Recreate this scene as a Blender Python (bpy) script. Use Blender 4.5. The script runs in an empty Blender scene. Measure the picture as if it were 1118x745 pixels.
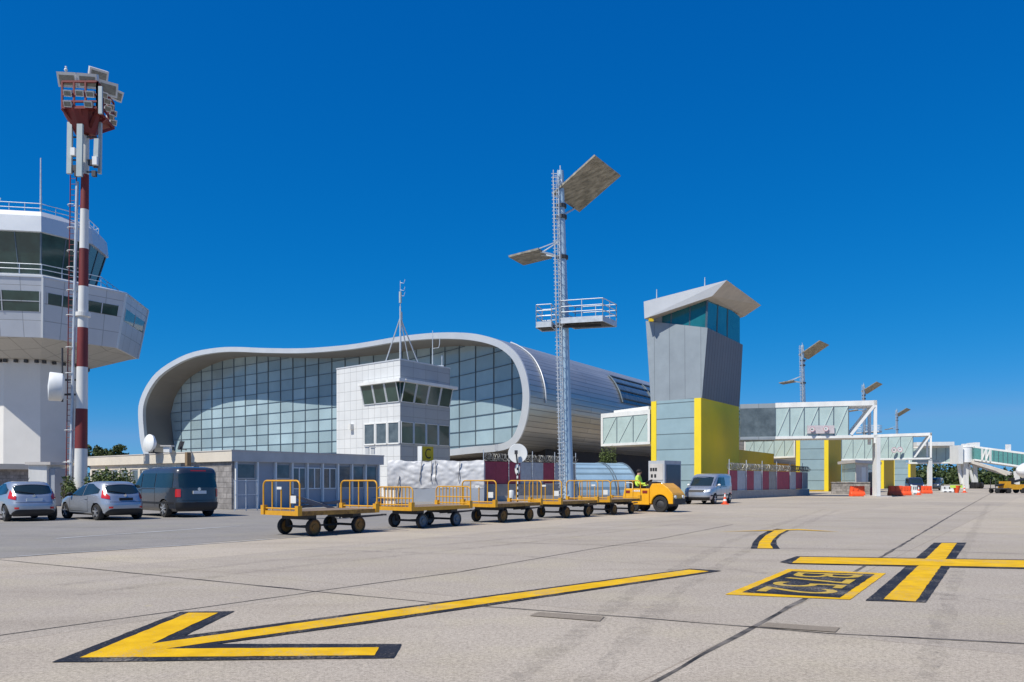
import bpy, math, random
from mathutils import Vector, Matrix, noise
R = math.radians
rnd = random.Random(11)
scene = bpy.context.scene
col = scene.collection
F, H, CX, HY = 870.0, 1.5, 559.0, 525.0     # focal length in photo pixels, eye height, principal column, horizon row

def V(*a): return Vector(a)
def W(px, py, Y): return Vector(((px-CX)/F*Y, Y, H+(HY-py)/F*Y))
def G(px, py, z=0.0):
    Y = F*H/(py-HY)
    return Vector(((px-CX)/F*Y, Y, z))
def ZP(py, Y): return H+(HY-py)/F*Y
A = Vector((.56, .83, 0)).normalized()       # the apron's long axis
B = Vector((-.75, .66, 0)).normalized()      # left-going walls
UP = Vector((0, 0, 1))

# ------------------------------------------------------------------ materials
def mat(name, c, rough=.6, metal=0., var=.12, scale=3., bump=0., c2=None, spec=.5, coat=0., detail=6., bscale=None, lo=.3, hi=.7, stretch=None):
    m = bpy.data.materials.new(name); m.use_nodes = True
    nt = m.node_tree; N = nt.nodes; L = nt.links
    b = N['Principled BSDF']
    b.inputs['Roughness'].default_value = rough
    b.inputs['Metallic'].default_value = metal
    b.inputs['Specular IOR Level'].default_value = spec
    b.inputs['Coat Weight'].default_value = coat
    b.inputs['Coat Roughness'].default_value = .08
    tc = N.new('ShaderNodeTexCoord')
    src = tc.outputs['Object']
    if stretch:
        mp = N.new('ShaderNodeMapping'); mp.inputs['Scale'].default_value = stretch
        L.new(src, mp.inputs['Vector']); src = mp.outputs['Vector']
    nz = N.new('ShaderNodeTexNoise'); nz.inputs['Scale'].default_value = scale; nz.inputs['Detail'].default_value = detail
    nz.inputs['Roughness'].default_value = .62
    L.new(src, nz.inputs['Vector'])
    mr = N.new('ShaderNodeMapRange'); mr.inputs[1].default_value = lo; mr.inputs[2].default_value = hi
    L.new(nz.outputs['Fac'], mr.inputs[0])
    mx = N.new('ShaderNodeMix'); mx.data_type = 'RGBA'
    a = tuple(x*(1-var) for x in c); d = c2 if c2 else tuple(min(1, x*(1+var)) for x in c)
    mx.inputs['A'].default_value = (*a, 1); mx.inputs['B'].default_value = (*d, 1)
    L.new(mr.outputs[0], mx.inputs['Factor'])
    L.new(mx.outputs['Result'], b.inputs['Base Color'])
    rr = N.new('ShaderNodeMapRange'); rr.inputs[3].default_value = max(.02, rough*.85); rr.inputs[4].default_value = min(1, rough*1.15)
    L.new(nz.outputs['Fac'], rr.inputs[0]); L.new(rr.outputs[0], b.inputs['Roughness'])
    if bump:
        n2 = N.new('ShaderNodeTexNoise'); n2.inputs['Scale'].default_value = bscale or scale*4; n2.inputs['Detail'].default_value = 4
        L.new(src, n2.inputs['Vector'])
        bp = N.new('ShaderNodeBump'); bp.inputs['Strength'].default_value = bump; bp.inputs['Distance'].default_value = .02
        L.new(n2.outputs['Fac'], bp.inputs['Height']); L.new(bp.outputs['Normal'], b.inputs['Normal'])
    m['mix'] = mx.name
    return m

def tile(m, w, h, mortar=.02, dark=.55, offset=0., tint=.06, squash=None):
    """adds a panel grid (uv in metres) on top of a mat()'s colour"""
    nt = m.node_tree; N = nt.nodes; L = nt.links
    b = N['Principled BSDF']; mx = N[m['mix']]
    uv = N.new('ShaderNodeUVMap')
    br = N.new('ShaderNodeTexBrick'); br.offset = offset; br.squash = 1
    br.inputs['Scale'].default_value = 1; br.inputs['Brick Width'].default_value = w; br.inputs['Row Height'].default_value = h
    br.inputs['Mortar Size'].default_value = mortar; br.inputs['Mortar Smooth'].default_value = .3; br.inputs['Bias'].default_value = 0
    br.inputs['Color1'].default_value = (1-tint,)*3+(1,); br.inputs['Color2'].default_value = (1, 1, 1, 1)
    br.inputs['Mortar'].default_value = (dark, dark, dark, 1)
    L.new(uv.outputs[0], br.inputs['Vector'])
    mul = N.new('ShaderNodeMix'); mul.data_type = 'RGBA'; mul.blend_type = 'MULTIPLY'; mul.inputs['Factor'].default_value = 1
    L.new(mx.outputs['Result'], mul.inputs['A']); L.new(br.outputs['Color'], mul.inputs['B'])
    L.new(mul.outputs['Result'], b.inputs['Base Color'])
    bp = N.new('ShaderNodeBump'); bp.invert = True; bp.inputs['Strength'].default_value = .5; bp.inputs['Distance'].default_value = .02
    L.new(br.outputs['Fac'], bp.inputs['Height']); L.new(bp.outputs['Normal'], b.inputs['Normal'])
    return m

M = {}
M['yellow'] = mat('yellow_paint', (.62, .30, .012), .45, var=.12, scale=4, c2=(.70, .36, .02), bump=.05)
M['yellow_old'] = mat('worn_yellow_paint', (.55, .27, .03), .55, var=.4, scale=6, bump=.1)
M['orange'] = mat('tug_orange', (.84, .40, .008), .38, var=.10, scale=2, coat=.3)
M['rustrail'] = mat('rusty_yellow_rail', (.26, .13, .035), .75, var=.45, scale=7, c2=(.45, .25, .05))
M['rust'] = mat('rusty_wheel_brown', (.22, .11, .025), .75, var=.35, scale=9)
M['wood'] = mat('worn_deck_planks', (.20, .15, .11), .85, var=.3, scale=3, stretch=(1, 12, 1))
M['tyre'] = mat('tyre_rubber', (.022, .022, .023), .85, var=.3, scale=12)
M['rim'] = mat('alloy_rim', (.62, .63, .65), .35, .7, var=.08)
M['black'] = mat('black_plastic', (.018, .018, .02), .6, var=.2)
M['dark_steel'] = mat('dark_steel', (.06, .06, .065), .6, .3, var=.3)
M['silver'] = mat('silver_car_paint', (.42, .45, .50), .32, .55, var=.05, scale=1.5, coat=.8)
M['silverlight'] = mat('pale_silver_paint', (.60, .63, .66), .32, .35, var=.05, scale=1.5, coat=.8)
M['charcoal'] = mat('charcoal_car_paint', (.045, .050, .062), .32, .2, var=.05, coat=.9)
M['navy'] = mat('dark_navy_paint', (.015, .022, .05), .4, var=.1, coat=.5)
M['autoglass'] = mat('tinted_car_glass', (.018, .03, .034), .05, 0, var=.1, spec=.8)
M['redlens'] = mat('red_lens', (.55, .02, .02), .2, var=.1, coat=.6)
M['pinkring'] = mat('faded_pink_ring', (.62, .36, .40), .5, var=.08)
M['brace'] = mat('pale_brace', (.50, .58, .57), .5, var=.06)
M['clearlens'] = mat('clear_lens', (.75, .77, .78), .15, var=.05, coat=.6)
M['chrome'] = mat('chrome', (.7, .7, .72), .15, 1, var=.03)
M['white'] = mat('white_paint', (.72, .73, .72), .5, var=.10, scale=1.2, stretch=(1, 1, .3))
M['offwhite'] = mat('weathered_white_paint', (.66, .66, .64), .6, var=.12, scale=2, stretch=(1, 1, .2))
M['redpaint'] = mat('weathered_red_paint', (.17, .022, .022), .6, var=.25, scale=2, stretch=(1, 1, .25))
M['galv'] = mat('galvanised_steel', (.52, .56, .60), .5, .35, var=.15, scale=2.5)
M['galv_blue'] = mat('pale_galvanised_pole', (.36, .50, .62), .5, .2, var=.12, scale=1.2, stretch=(1, 1, .15))
M['mirror'] = mat('dull_mottled_reflector_sheet', (.19, .175, .14), .5, .45, var=.35, scale=1.6, stretch=(1, 2.2, .5), c2=(.42, .39, .32))
M['floodbox'] = mat('flood_casing', (.62, .62, .60), .5, .2, var=.1)
M['floodglass'] = mat('flood_lens', (.20, .20, .17), .25, .1, var=.3, scale=8)
M['antenna'] = mat('antenna_radome', (.40, .46, .47), .5, var=.06)
M['conc'] = None
M['tilewhite'] = tile(mat('white_tile_cladding', (.66, .67, .67), .35, var=.05, scale=.6), .95, .95, .025, .62)
M['tilegrey'] = tile(mat('grey_cladding', (.37, .40, .43), .4, .1, var=.05, scale=.6), 1.85, .95, .025, .62)
M['cabpanel'] = tile(mat('tower_cab_panel', (.50, .53, .58), .45, .15, var=.05, scale=.5), 2.4, 1.9, .04, .55)
M['shaft'] = mat('tower_shaft_render', (.66, .65, .63), .8, var=.04, scale=.5)
M['soffit'] = tile(mat('pale_soffit_panel', (.42, .42, .41), .6, var=.06), 2.4, 2.4, .05, .6)
M['dkglass'] = mat('dark_green_glass', (.028, .065, .058), .06, var=.3, scale=.5, spec=.7)
M['teal'] = mat('teal_tower_glass', (.014, .13, .16), .06, var=.2, scale=.4, spec=.7)
M['facade'] = tile(mat('blue_facade_glass', (.37, .49, .54), .10, var=.14, scale=.13, spec=.35), 1, 1, 0, 1, 0, .30)
M['slatglass'] = tile(mat('pale_green_glazing', (.29, .40, .44), .15, var=.08, scale=.5, spec=.6), 30, 1.5, .06, .45)
M['bridgeglass'] = mat('pale_bridge_glass', (.42, .53, .52), .12, var=.1, scale=.7, spec=.6)
M['mullion'] = mat('blue_grey_mullion', (.10, .14, .18), .5, .2, var=.1)
M['lip'] = mat('pale_metal_edge', (.60, .62, .64), .45, .3, var=.05, scale=.3)
M['shell'] = tile(mat('standing_seam_metal', (.52, .52, .51), .42, .62, var=.10, scale=.12, stretch=(1, 1, 1)), 14, .62, .05, .5, .37, .16)
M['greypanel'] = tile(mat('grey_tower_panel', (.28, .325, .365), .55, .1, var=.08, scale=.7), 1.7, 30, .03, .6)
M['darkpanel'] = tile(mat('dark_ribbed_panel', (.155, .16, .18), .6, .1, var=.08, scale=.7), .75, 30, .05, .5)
M['roofmetal'] = mat('tower_roof_metal', (.52, .54, .57), .5, .2, var=.06, scale=.4)
M['soffitgrey'] = mat('roof_underside_board', (.50, .44, .37), .7, var=.12, scale=1)
M['towyellow'] = mat('tower_yellow_render', (.82, .62, .022), .7, var=.04, scale=.8)
M['towochre'] = mat('tower_ochre_render', (.62, .40, .012), .7, var=.06, scale=.8)
M['beige'] = mat('cream_fascia', (.62, .56, .47), .75, var=.08, scale=.8)
M['greyfascia'] = mat('grey_concrete_fascia', (.52, .49, .46), .8, var=.1, scale=1.2)
M['bluewall'] = mat('blue_grey_wall_panel', (.31, .34, .39), .6, var=.08, scale=.8)
M['stone'] = tile(mat('rubble_stone', (.30, .28, .27), .9, var=.35, scale=2.5, bump=.5), .55, .28, .03, .65, .5, .3)
M['wglass'] = mat('office_window_glass', (.10, .12, .13), .08, var=.4, scale=1.2, spec=.7)
M['wrap'] = mat('white_plastic_sheet', (.60, .60, .61), .45, var=.06, scale=3, bump=.4, bscale=3)
M['maroon'] = mat('maroon_fence_panel', (.33, .04, .075), .6, var=.15)
M['fencegrey'] = mat('grey_fence_panel', (.42, .44, .47), .6, var=.12)
M['barrierconc'] = mat('grey_barrier_concrete', (.31, .305, .30), .85, var=.15)
M['wire'] = mat('razor_wire', (.22, .22, .21), .5, .6, var=.2)
M['vault'] = tile(mat('corrugated_blue_steel', (.34, .50, .62), .40, .15, var=.12, scale=.6), 40, .75, .16, .55, 0, .1)
M['signyellow'] = mat('sign_yellow', (.72, .48, .01), .5, var=.04)
M['redplastic'] = mat('orange_red_plastic', (.85, .10, .025), .5, var=.08)
M['hiviz'] = mat('hi_vis_cloth', (.55, .80, .10), .8, var=.12, scale=8)
M['skin'] = mat('skin', (.45, .26, .18), .6, var=.1)
M['navycloth'] = mat('navy_cloth', (.02, .025, .045), .9, var=.2)
M['hair'] = mat('dark_hair', (.018, .014, .012), .8, var=.2)
M['paintyellow'] = mat('runway_yellow', (.66, .37, .004), .85, var=.10, scale=3, bump=.25, bscale=60, c2=(.80, .48, .012), spec=.15)
M['fadedyellow'] = mat('worn_letter_yellow', (.46, .30, .04), .85, var=.3, scale=9, c2=(.66, .45, .08), spec=.15)
M['paintblack'] = mat('runway_black', (.020, .022, .030), .75, var=.3, scale=5, bump=.25, bscale=60, spec=.2)
M['paintwhite'] = mat('faded_white_line', (.42, .42, .42), .8, var=.2, scale=2)
M['tar'] = mat('joint_tar', (.022, .020, .019), .9, var=.6, scale=2.2, c2=(.24, .21, .18), lo=.35, hi=.72)
M['leaf'] = mat('leaf_green', (.06, .095, .02), .6, var=.5, scale=2.5, c2=(.15, .20, .05))
M['leafdark'] = mat('pine_green', (.035, .065, .018), .6, var=.5, scale=1.2, c2=(.09, .13, .032))
M['bark'] = mat('bark', (.10, .07, .05), .9, var=.3, scale=5)
M['blackvoid'] = mat('dark_undercroft', (.035, .035, .04), .9, var=.2)
M['planewhite'] = mat('aircraft_white', (.80, .81, .82), .25, var=.03, coat=.5)

def worn(m, amount=.5):
    nt = m.node_tree; N = nt.nodes; L = nt.links; b = N['Principled BSDF']; mx = N[m['mix']]
    tc = N.new('ShaderNodeTexCoord'); fac = None
    n1 = N.new('ShaderNodeTexNoise'); n1.inputs['Scale'].default_value = 34; n1.inputs['Detail'].default_value = 8; n1.inputs['Roughness'].default_value = .75; L.new(tc.outputs['Object'], n1.inputs['Vector'])
    n2 = N.new('ShaderNodeTexNoise'); n2.inputs['Scale'].default_value = 1.3; n2.inputs['Detail'].default_value = 6; L.new(tc.outputs['Object'], n2.inputs['Vector'])
    ad = N.new('ShaderNodeMath'); ad.operation = 'MULTIPLY_ADD'; ad.inputs[1].default_value = .55; L.new(n2.outputs['Fac'], ad.inputs[0]); L.new(n1.outputs['Fac'], ad.inputs[2])
    r = N.new('ShaderNodeMapRange'); r.inputs[1].default_value = .80; r.inputs[2].default_value = .98; r.inputs[4].default_value = amount; L.new(ad.outputs[0], r.inputs[0])
    x = N.new('ShaderNodeMix'); x.data_type = 'RGBA'; x.inputs['B'].default_value = (.33, .29, .24, 1); L.new(r.outputs[0], x.inputs['Factor']); L.new(mx.outputs['Result'], x.inputs['A']); L.new(x.outputs['Result'], b.inputs['Base Color'])
worn(M['paintyellow'], .8); worn(M['paintblack'], .75); worn(M['fadedyellow'], .6); worn(M['paintwhite'], .8)
def ground_mat(name, c1, c2, c3, speck, scl=.22, slab=None):
    m = bpy.data.materials.new(name); m.use_nodes = True
    nt = m.node_tree; N = nt.nodes; L = nt.links; b = N['Principled BSDF']
    b.inputs['Roughness'].default_value = .88; b.inputs['Specular IOR Level'].default_value = .25
    tc = N.new('ShaderNodeTexCoord'); P = tc.outputs['Object']
    def nz(scale, detail=6, rough=.6, sc=None):
        n = N.new('ShaderNodeTexNoise'); n.inputs['Scale'].default_value = scale; n.inputs['Detail'].default_value = detail; n.inputs['Roughness'].default_value = rough
        src = P
        if sc:
            mp = N.new('ShaderNodeMapping'); mp.inputs['Scale'].default_value = sc; mp.inputs['Rotation'].default_value = (0, 0, R(-56)); L.new(P, mp.inputs['Vector']); src = mp.outputs['Vector']
        L.new(src, n.inputs['Vector']); return n.outputs['Fac']
    def rng(s, lo, hi, a=0., z=1.):
        r = N.new('ShaderNodeMapRange'); r.inputs[1].default_value = lo; r.inputs[2].default_value = hi; r.inputs[3].default_value = a; r.inputs[4].default_value = z
        L.new(s, r.inputs[0]); return r.outputs[0]
    def mix(f, a, bb, mode='MIX'):
        x = N.new('ShaderNodeMix'); x.data_type = 'RGBA'; x.blend_type = mode
        for k, v in (('Factor', f), ('A', a), ('B', bb)):
            if isinstance(v, (tuple, float)): x.inputs[k].default_value = v if isinstance(v, float) else (*v, 1)
            else: L.new(v, x.inputs[k])
        return x.outputs['Result']
    base = mix(rng(nz(scl, 8, .7), .32, .68), c1, c2)
    base = mix(rng(nz(.55, 6, .6), .48, .70, 0, .5), base, tuple(k*q for k, q in zip(c2, (1.0, 1.0, .86))))   # yellowish drift
    base = mix(rng(nz(.9, 8, .65, (.25, 1, 1)), .50, .75, 0, .55), base, c3)                 # streaks along the traffic direction
    base = mix(rng(nz(3.2, 10, .75), .58, .74, 0, .45), base, c3)                             # small stains
    if slab:
        mp = N.new('ShaderNodeMapping'); mp.vector_type = 'TEXTURE'; mp.inputs['Location'].default_value = slab[0]; mp.inputs['Rotation'].default_value = (0, 0, slab[1]); L.new(P, mp.inputs['Vector'])
        br = N.new('ShaderNodeTexBrick'); br.offset = 0; br.inputs['Scale'].default_value = 1; br.inputs['Brick Width'].default_value = slab[2]; br.inputs['Row Height'].default_value = slab[3]; br.inputs['Mortar Size'].default_value = .012
        br.inputs['Color1'].default_value = (.87, .87, .885, 1); br.inputs['Color2'].default_value = (1.07, 1.06, 1.035, 1); br.inputs['Mortar'].default_value = (.72, .70, .68, 1)
        L.new(mp.outputs[0], br.inputs['Vector']); base = mix(1.0, base, br.outputs['Color'], 'MULTIPLY')
        base = mix(rng(nz(.42, 10, .8), .635, .70, 0, .38), base, (.15, .135, .12))                # oil and rubber stains
        base = mix(rng(nz(5.5, 3, .5), .735, .77, 0, .55), base, (.13, .12, .11))                  # small drips
        base = mix(rng(nz(1.5, 6, .6), .66, .72, 0, .30), base, (.52, .44, .22))                   # traces of old yellow paint
    vo = N.new('ShaderNodeTexVoronoi'); vo.inputs['Scale'].default_value = 38; L.new(P, vo.inputs['Vector'])
    s1 = rng(vo.outputs['Distance'], .08, .45, 1-speck, 1.0)
    s2 = rng(nz(95, 3, .7), .30, .70, 1-speck, 1+speck)
    def m2(a, bb):
        x = N.new('ShaderNodeMath'); x.operation = 'MULTIPLY'; L.new(a, x.inputs[0]); L.new(bb, x.inputs[1]); return x.outputs[0]
    s3 = rng(nz(24, 4, .7), .3, .7, 1-speck*.8, 1+speck*.8)
    val = m2(m2(s1, s2), s3)
    base = mix(1.0, base, val, 'MULTIPLY')
    L.new(base, b.inputs['Base Color'])
    bp = N.new('ShaderNodeBump'); bp.inputs['Strength'].default_value = .35; bp.inputs['Distance'].default_value = .012
    L.new(nz(70, 5, .7), bp.inputs['Height']); L.new(bp.outputs['Normal'], b.inputs['Normal'])
    return m
_a = (G(500, 573)-G(13, 609)).normalized(); _n = Vector((-_a.y, _a.x, 0))
_w = abs((G(500, 625)-G(821.5, 685)).dot(_n)); _l = abs((G(800, 598.6)-G(821.5, 685)).dot(_a))
SLAB = (tuple(G(821.5, 685)), math.atan2(_a.y, _a.x), _l, _w)
M['apron'] = ground_mat('apron_concrete', (.40, .345, .280), (.475, .415, .343), (.305, .258, .206), .32, .22, SLAB)
M['asphalt'] = ground_mat('asphalt', (.235, .22, .203), (.30, .28, .26), (.165, .155, .143), .22)
m_ = bpy.data.materials.new('tyre_rubber_mark'); m_.use_nodes = True; _N = m_.node_tree.nodes; _L = m_.node_tree.links; _b = _N['Principled BSDF']
_b.inputs['Base Color'].default_value = (.06, .055, .052, 1); _b.inputs['Roughness'].default_value = .9
_t = _N.new('ShaderNodeTexCoord'); _z = _N.new('ShaderNodeTexNoise'); _z.inputs['Scale'].default_value = 4.0; _z.inputs['Detail'].default_value = 9; _z.inputs['Roughness'].default_value = .75
_r = _N.new('ShaderNodeMapRange'); _r.inputs[1].default_value = .42; _r.inputs[2].default_value = .75; _r.inputs[4].default_value = .24
_L.new(_t.outputs['Object'], _z.inputs['Vector']); _L.new(_z.outputs['Fac'], _r.inputs[0]); _L.new(_r.outputs[0], _b.inputs['Alpha'])
M['tyremark'] = m_
M['patch'] = ground_mat('patch_mortar', (.22, .185, .145), (.28, .235, .19), (.16, .135, .10), .16)

# ------------------------------------------------------------------ mesh builder
WM = {}
SPLIT = {'end_wall', 'antenna', 'end_frame', 'link_frame', 'soffit_lamp', 'post', 'strut', 'lightning_rod', 'yellow_pier', 'dipole_arm', 'eye', 'headlight', 'warning_sticker', 'gauge', 'foot_slot', 'radio_unit', 'hand_rail', 'aerial_sleeve', 'door_frame', 'leg', 'hoop_rib', 'strap', 'bracket_arm', 'collar', 'frame_post', 'cream_wall', 'wheel', 'glazing_bar', 'corner_trim', 'antenna_bracket', 'diagonal_brace', 'dish_bracket', 'trestle'}
class MB:
    def __init__(s): s.v = []; s.f = []; s.m = []; s.uv = {}; s.flip = False
    def add(s, vs, fs, mi=0, uvs=None):
        o = len(s.v); s.v += [Vector(p) for p in vs]
        for k, f in enumerate(fs):
            if uvs: s.uv[len(s.f)] = uvs[k]
            s.f.append([i+o for i in f]); s.m.append(mi)
        return s
    def obox(s, o, a, b, c, mi=0):
        o, a, b, c = map(Vector, (o, a, b, c))
        vs = [o, o+a, o+a+b, o+b, o+c, o+a+c, o+a+b+c, o+b+c]
        return s.add(vs, [(0, 3, 2, 1), (4, 5, 6, 7), (0, 1, 5, 4), (1, 2, 6, 5), (2, 3, 7, 6), (3, 0, 4, 7)], mi)
    def box(s, c, d, rz=0, mi=0):
        c = Vector(c); x = Vector((math.cos(rz), math.sin(rz), 0))*d[0]; y = Vector((-math.sin(rz), math.cos(rz), 0))*d[1]; z = Vector((0, 0, d[2]))
        return s.obox(c-x/2-y/2-z/2, x, y, z, mi)
    def tube(s, pts, r, n=8, mi=0, cap=True):
        pts = [Vector(p) for p in pts]; rs = r if isinstance(r, (list, tuple)) else [r]*len(pts)
        t0 = (pts[1]-pts[0]).normalized()
        u = t0.cross(UP if abs(t0.z) < .9 else Vector((1, 0, 0))).normalized()
        vs = []
        for i, p in enumerate(pts):
            if i == 0: t = t0
            elif i == len(pts)-1: t = (pts[i]-pts[i-1]).normalized()
            else: t = ((pts[i]-pts[i-1]).normalized()+(pts[i+1]-pts[i]).normalized()).normalized()
            u = (u-t*u.dot(t)).normalized(); w = t.cross(u)
            for k in range(n):
                a = 2*math.pi*k/n; vs.append(p+(u*math.cos(a)+w*math.sin(a))*rs[i])
        fs = []
        for i in range(len(pts)-1):
            for k in range(n):
                k2 = (k+1) % n; fs.append((i*n+k, i*n+k2, (i+1)*n+k2, (i+1)*n+k))
        if cap:
            fs.append(tuple(range(n-1, -1, -1))); fs.append(tuple(range((len(pts)-1)*n, len(pts)*n)))
        return s.add(vs, fs, mi)
    def cyl(s, p0, p1, r0, r1=None, n=16, mi=0): return s.tube([p0, p1], [r0, r0 if r1 is None else r1], n, mi)
    def bar(s, p0, p1, w, d=None, mi=0):
        p0, p1 = Vector(p0), Vector(p1); d = d or w; t = (p1-p0).normalized()
        u = t.cross(UP if abs(t.z) < .95 else Vector((1, 0, 0))).normalized(); v = u.cross(t)
        return s.obox(p0-u*w/2-v*d/2, u*w, v*d, p1-p0, mi)
    def prism(s, poly, vec, mi=0):
        n = len(poly); poly = [Vector(p) for p in poly]; vec = Vector(vec)
        vs = poly+[p+vec for p in poly]
        fs = [tuple(range(n-1, -1, -1)), tuple(range(n, 2*n))]+[(i, (i+1) % n, (i+1) % n+n, i+n) for i in range(n)]
        return s.add(vs, fs, mi)
    def loft(s, rings, mi=0, cap=True, closed=True):
        n = len(rings[0]); vs = [p for r in rings for p in r]; fs = []
        for i in range(len(rings)-1):
            for k in range(n if closed else n-1):
                k2 = (k+1) % n; fs.append((i*n+k, i*n+k2, (i+1)*n+k2, (i+1)*n+k))
        if cap: fs.append(tuple(range(n-1, -1, -1))); fs.append(tuple(range((len(rings)-1)*n, len(rings)*n)))
        return s.add(vs, fs, mi)
    def lathe(s, o, axis, prof, n=24, mi=0, cap=True):
        o = Vector(o); t = Vector(axis).normalized(); u = t.cross(UP if abs(t.z) < .9 else Vector((1, 0, 0))).normalized(); w = t.cross(u)
        rings = [[o+t*h+(u*math.cos(2*math.pi*k/n)+w*math.sin(2*math.pi*k/n))*max(r, .001) for k in range(n)] for r, h in prof]
        return s.loft(rings, mi, cap)
    def ball(s, c, r, n=12, mi=0):
        c = Vector(c); r = Vector(r) if not isinstance(r, (int, float)) else Vector((r, r, r))
        rings = []
        for i in range(n//2+1):
            a = -math.pi/2+math.pi*i/(n//2); q = max(math.cos(a), .01)
            rings.append([c+Vector((r.x*q*math.cos(2*math.pi*k/n), r.y*q*math.sin(2*math.pi*k/n), r.z*math.sin(a))) for k in range(n)])
        return s.loft(rings, mi)
    def quad(s, a, b, c, d, mi=0): return s.add([a, b, c, d], [(0, 1, 2, 3)], mi)
    def panel(s, p0, p1, u0, u1, z0, z1, t, d0=0., mi=0):
        """box on a vertical wall that runs p0 -> p1 (left to right as seen from outside)"""
        p0 = Vector((p0[0], p0[1], 0)); p1 = Vector((p1[0], p1[1], 0)); d = (p1-p0).normalized(); n = Vector((d.y, -d.x, 0))
        return s.obox(p0+d*u0+n*d0+UP*z0, d*(u1-u0), n*t, UP*(z1-z0), mi)
    def islands(s):
        par = list(range(len(s.v)))
        def find(i):
            while par[i] != i: par[i] = par[par[i]]; i = par[i]
            return i
        for f in s.f:
            for k in f[1:]: par[find(k)] = find(f[0])
        out = {}
        for k, f in enumerate(s.f): out.setdefault(find(f[0]), []).append(k)
        return list(out.values())
    def build(s, name, mats, parent=None, smooth=None, world=False, recalc=True, at=None):
        if name in SPLIT and not at:
            isl = s.islands()
            if len(isl) > 1:
                last = None
                for fs in isl:
                    g = MB(); ids = sorted({i for k in fs for i in s.f[k]}); mp = {i: n for n, i in enumerate(ids)}
                    g.v = [s.v[i] for i in ids]; g.f = [[mp[i] for i in s.f[k]] for k in fs]; g.m = [s.m[k] for k in fs]
                    g.uv = {n: s.uv[k] for n, k in enumerate(fs) if k in s.uv}
                    last = g.build(name, mats, parent, smooth, world, recalc, 1)
                return last
        vs = s.v
        if world and parent is not None:
            inv = WM[parent].inverted(); vs = [inv @ p for p in vs]
        me = bpy.data.meshes.new(name)
        me.from_pydata([tuple(p) for p in vs], [], s.f)
        if not isinstance(mats, (list, tuple)): mats = [mats]
        for m in mats: me.materials.append(M[m] if isinstance(m, str) else m)
        me.polygons.foreach_set('material_index', s.m)
        me.update()
        uvl = me.uv_layers.new(name='UVMap')
        for p in me.polygons:
            if p.index in s.uv:
                for li, q in zip(p.loop_indices, s.uv[p.index]): uvl.data[li].uv = q
                continue
            n = p.normal
            if abs(n.z) > .92: t = Vector((1, 0, 0)); b = Vector((0, 1, 0))
            else: t = UP.cross(n).normalized(); b = n.cross(t)
            for li in p.loop_indices:
                q = me.vertices[me.loops[li].vertex_index].co; uvl.data[li].uv = (q.dot(t), q.dot(b))
        if recalc:
            import bmesh
            bm = bmesh.new(); bm.from_mesh(me); bmesh.ops.recalc_face_normals(bm, faces=bm.faces); bm.to_mesh(me); bm.free()
        if smooth:
            me.polygons.foreach_set('use_smooth', [True]*len(me.polygons)); me.set_sharp_from_angle(angle=R(smooth))
        o = bpy.data.objects.new(name, me); col.objects.link(o)
        if parent is not None: o.parent = parent; WM[o] = WM[parent]
        else: WM[o] = Matrix.Identity(4)
        return o

def tag(o, label=None, cat=None, group=None, kind=None):
    if label: o['label'] = label
    if cat: o['category'] = cat
    if group: o['group'] = group
    if kind: o['kind'] = kind
    return o
def thing(name, label, cat, loc=(0, 0, 0), rz=0., group=None):
    o = bpy.data.objects.new(name, None); col.objects.link(o); o.location = loc; o.rotation_euler = (0, 0, rz); o.empty_display_size = .3
    WM[o] = Matrix.Translation(Vector(loc)) @ Matrix.Rotation(rz, 4, 'Z')
    return tag(o, label, cat, group)
def copy_tree(o, parent=None):
    c = o.copy(); col.objects.link(c)
    if parent: c.parent = parent
    for ch in list(o.children): copy_tree(ch, c)
    return c
def place(o, loc, rz=None, label=None, group=None):
    o.location = loc
    if rz is not None: o.rotation_euler = (0, 0, rz)
    return tag(o, label, None, group)
def xy(v, z=0.): return Vector((v[0], v[1], z))
# ------------------------------------------------------------------ camera, sun, sky
cd = bpy.data.cameras.new('camera'); cam = bpy.data.objects.new('camera', cd); col.objects.link(cam)
cam.location = (0, 0, H); cam.rotation_euler = (R(90), 0, 0)
cd.sensor_width = 36; cd.lens = F/1118*36; cd.shift_y = (HY-372.5)/1118; cd.clip_end = 6000; cd.clip_start = .1
scene.camera = cam
SUN_AZ, SUN_EL = 227., 52.                      # clockwise from +Y
sl = bpy.data.lights.new('sun', 'SUN'); sl.energy = 4.8; sl.angle = R(.53); sl.color = (1, .945, .83)
so = bpy.data.objects.new('sun', sl); col.objects.link(so)
sd = Vector((math.sin(R(SUN_AZ))*math.cos(R(SUN_EL)), math.cos(R(SUN_AZ))*math.cos(R(SUN_EL)), math.sin(R(SUN_EL))))
so.rotation_euler = sd.to_track_quat('Z', 'Y').to_euler(); so.location = sd*60
w = bpy.data.worlds.new('World'); scene.world = w; w.use_nodes = True
N = w.node_tree.nodes; L = w.node_tree.links
sky = N.new('ShaderNodeTexSky'); sky.sky_type = 'NISHITA'; sky.sun_disc = False
sky.sun_elevation = R(SUN_EL); sky.sun_rotation = R(SUN_AZ); sky.altitude = 1500; sky.air_density = .9; sky.dust_density = .15; sky.ozone_density = 4.5
sep = N.new('ShaderNodeSeparateColor'); cmb = N.new('ShaderNodeCombineColor'); L.new(sky.outputs[0], sep.inputs[0])
ST = .11
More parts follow.
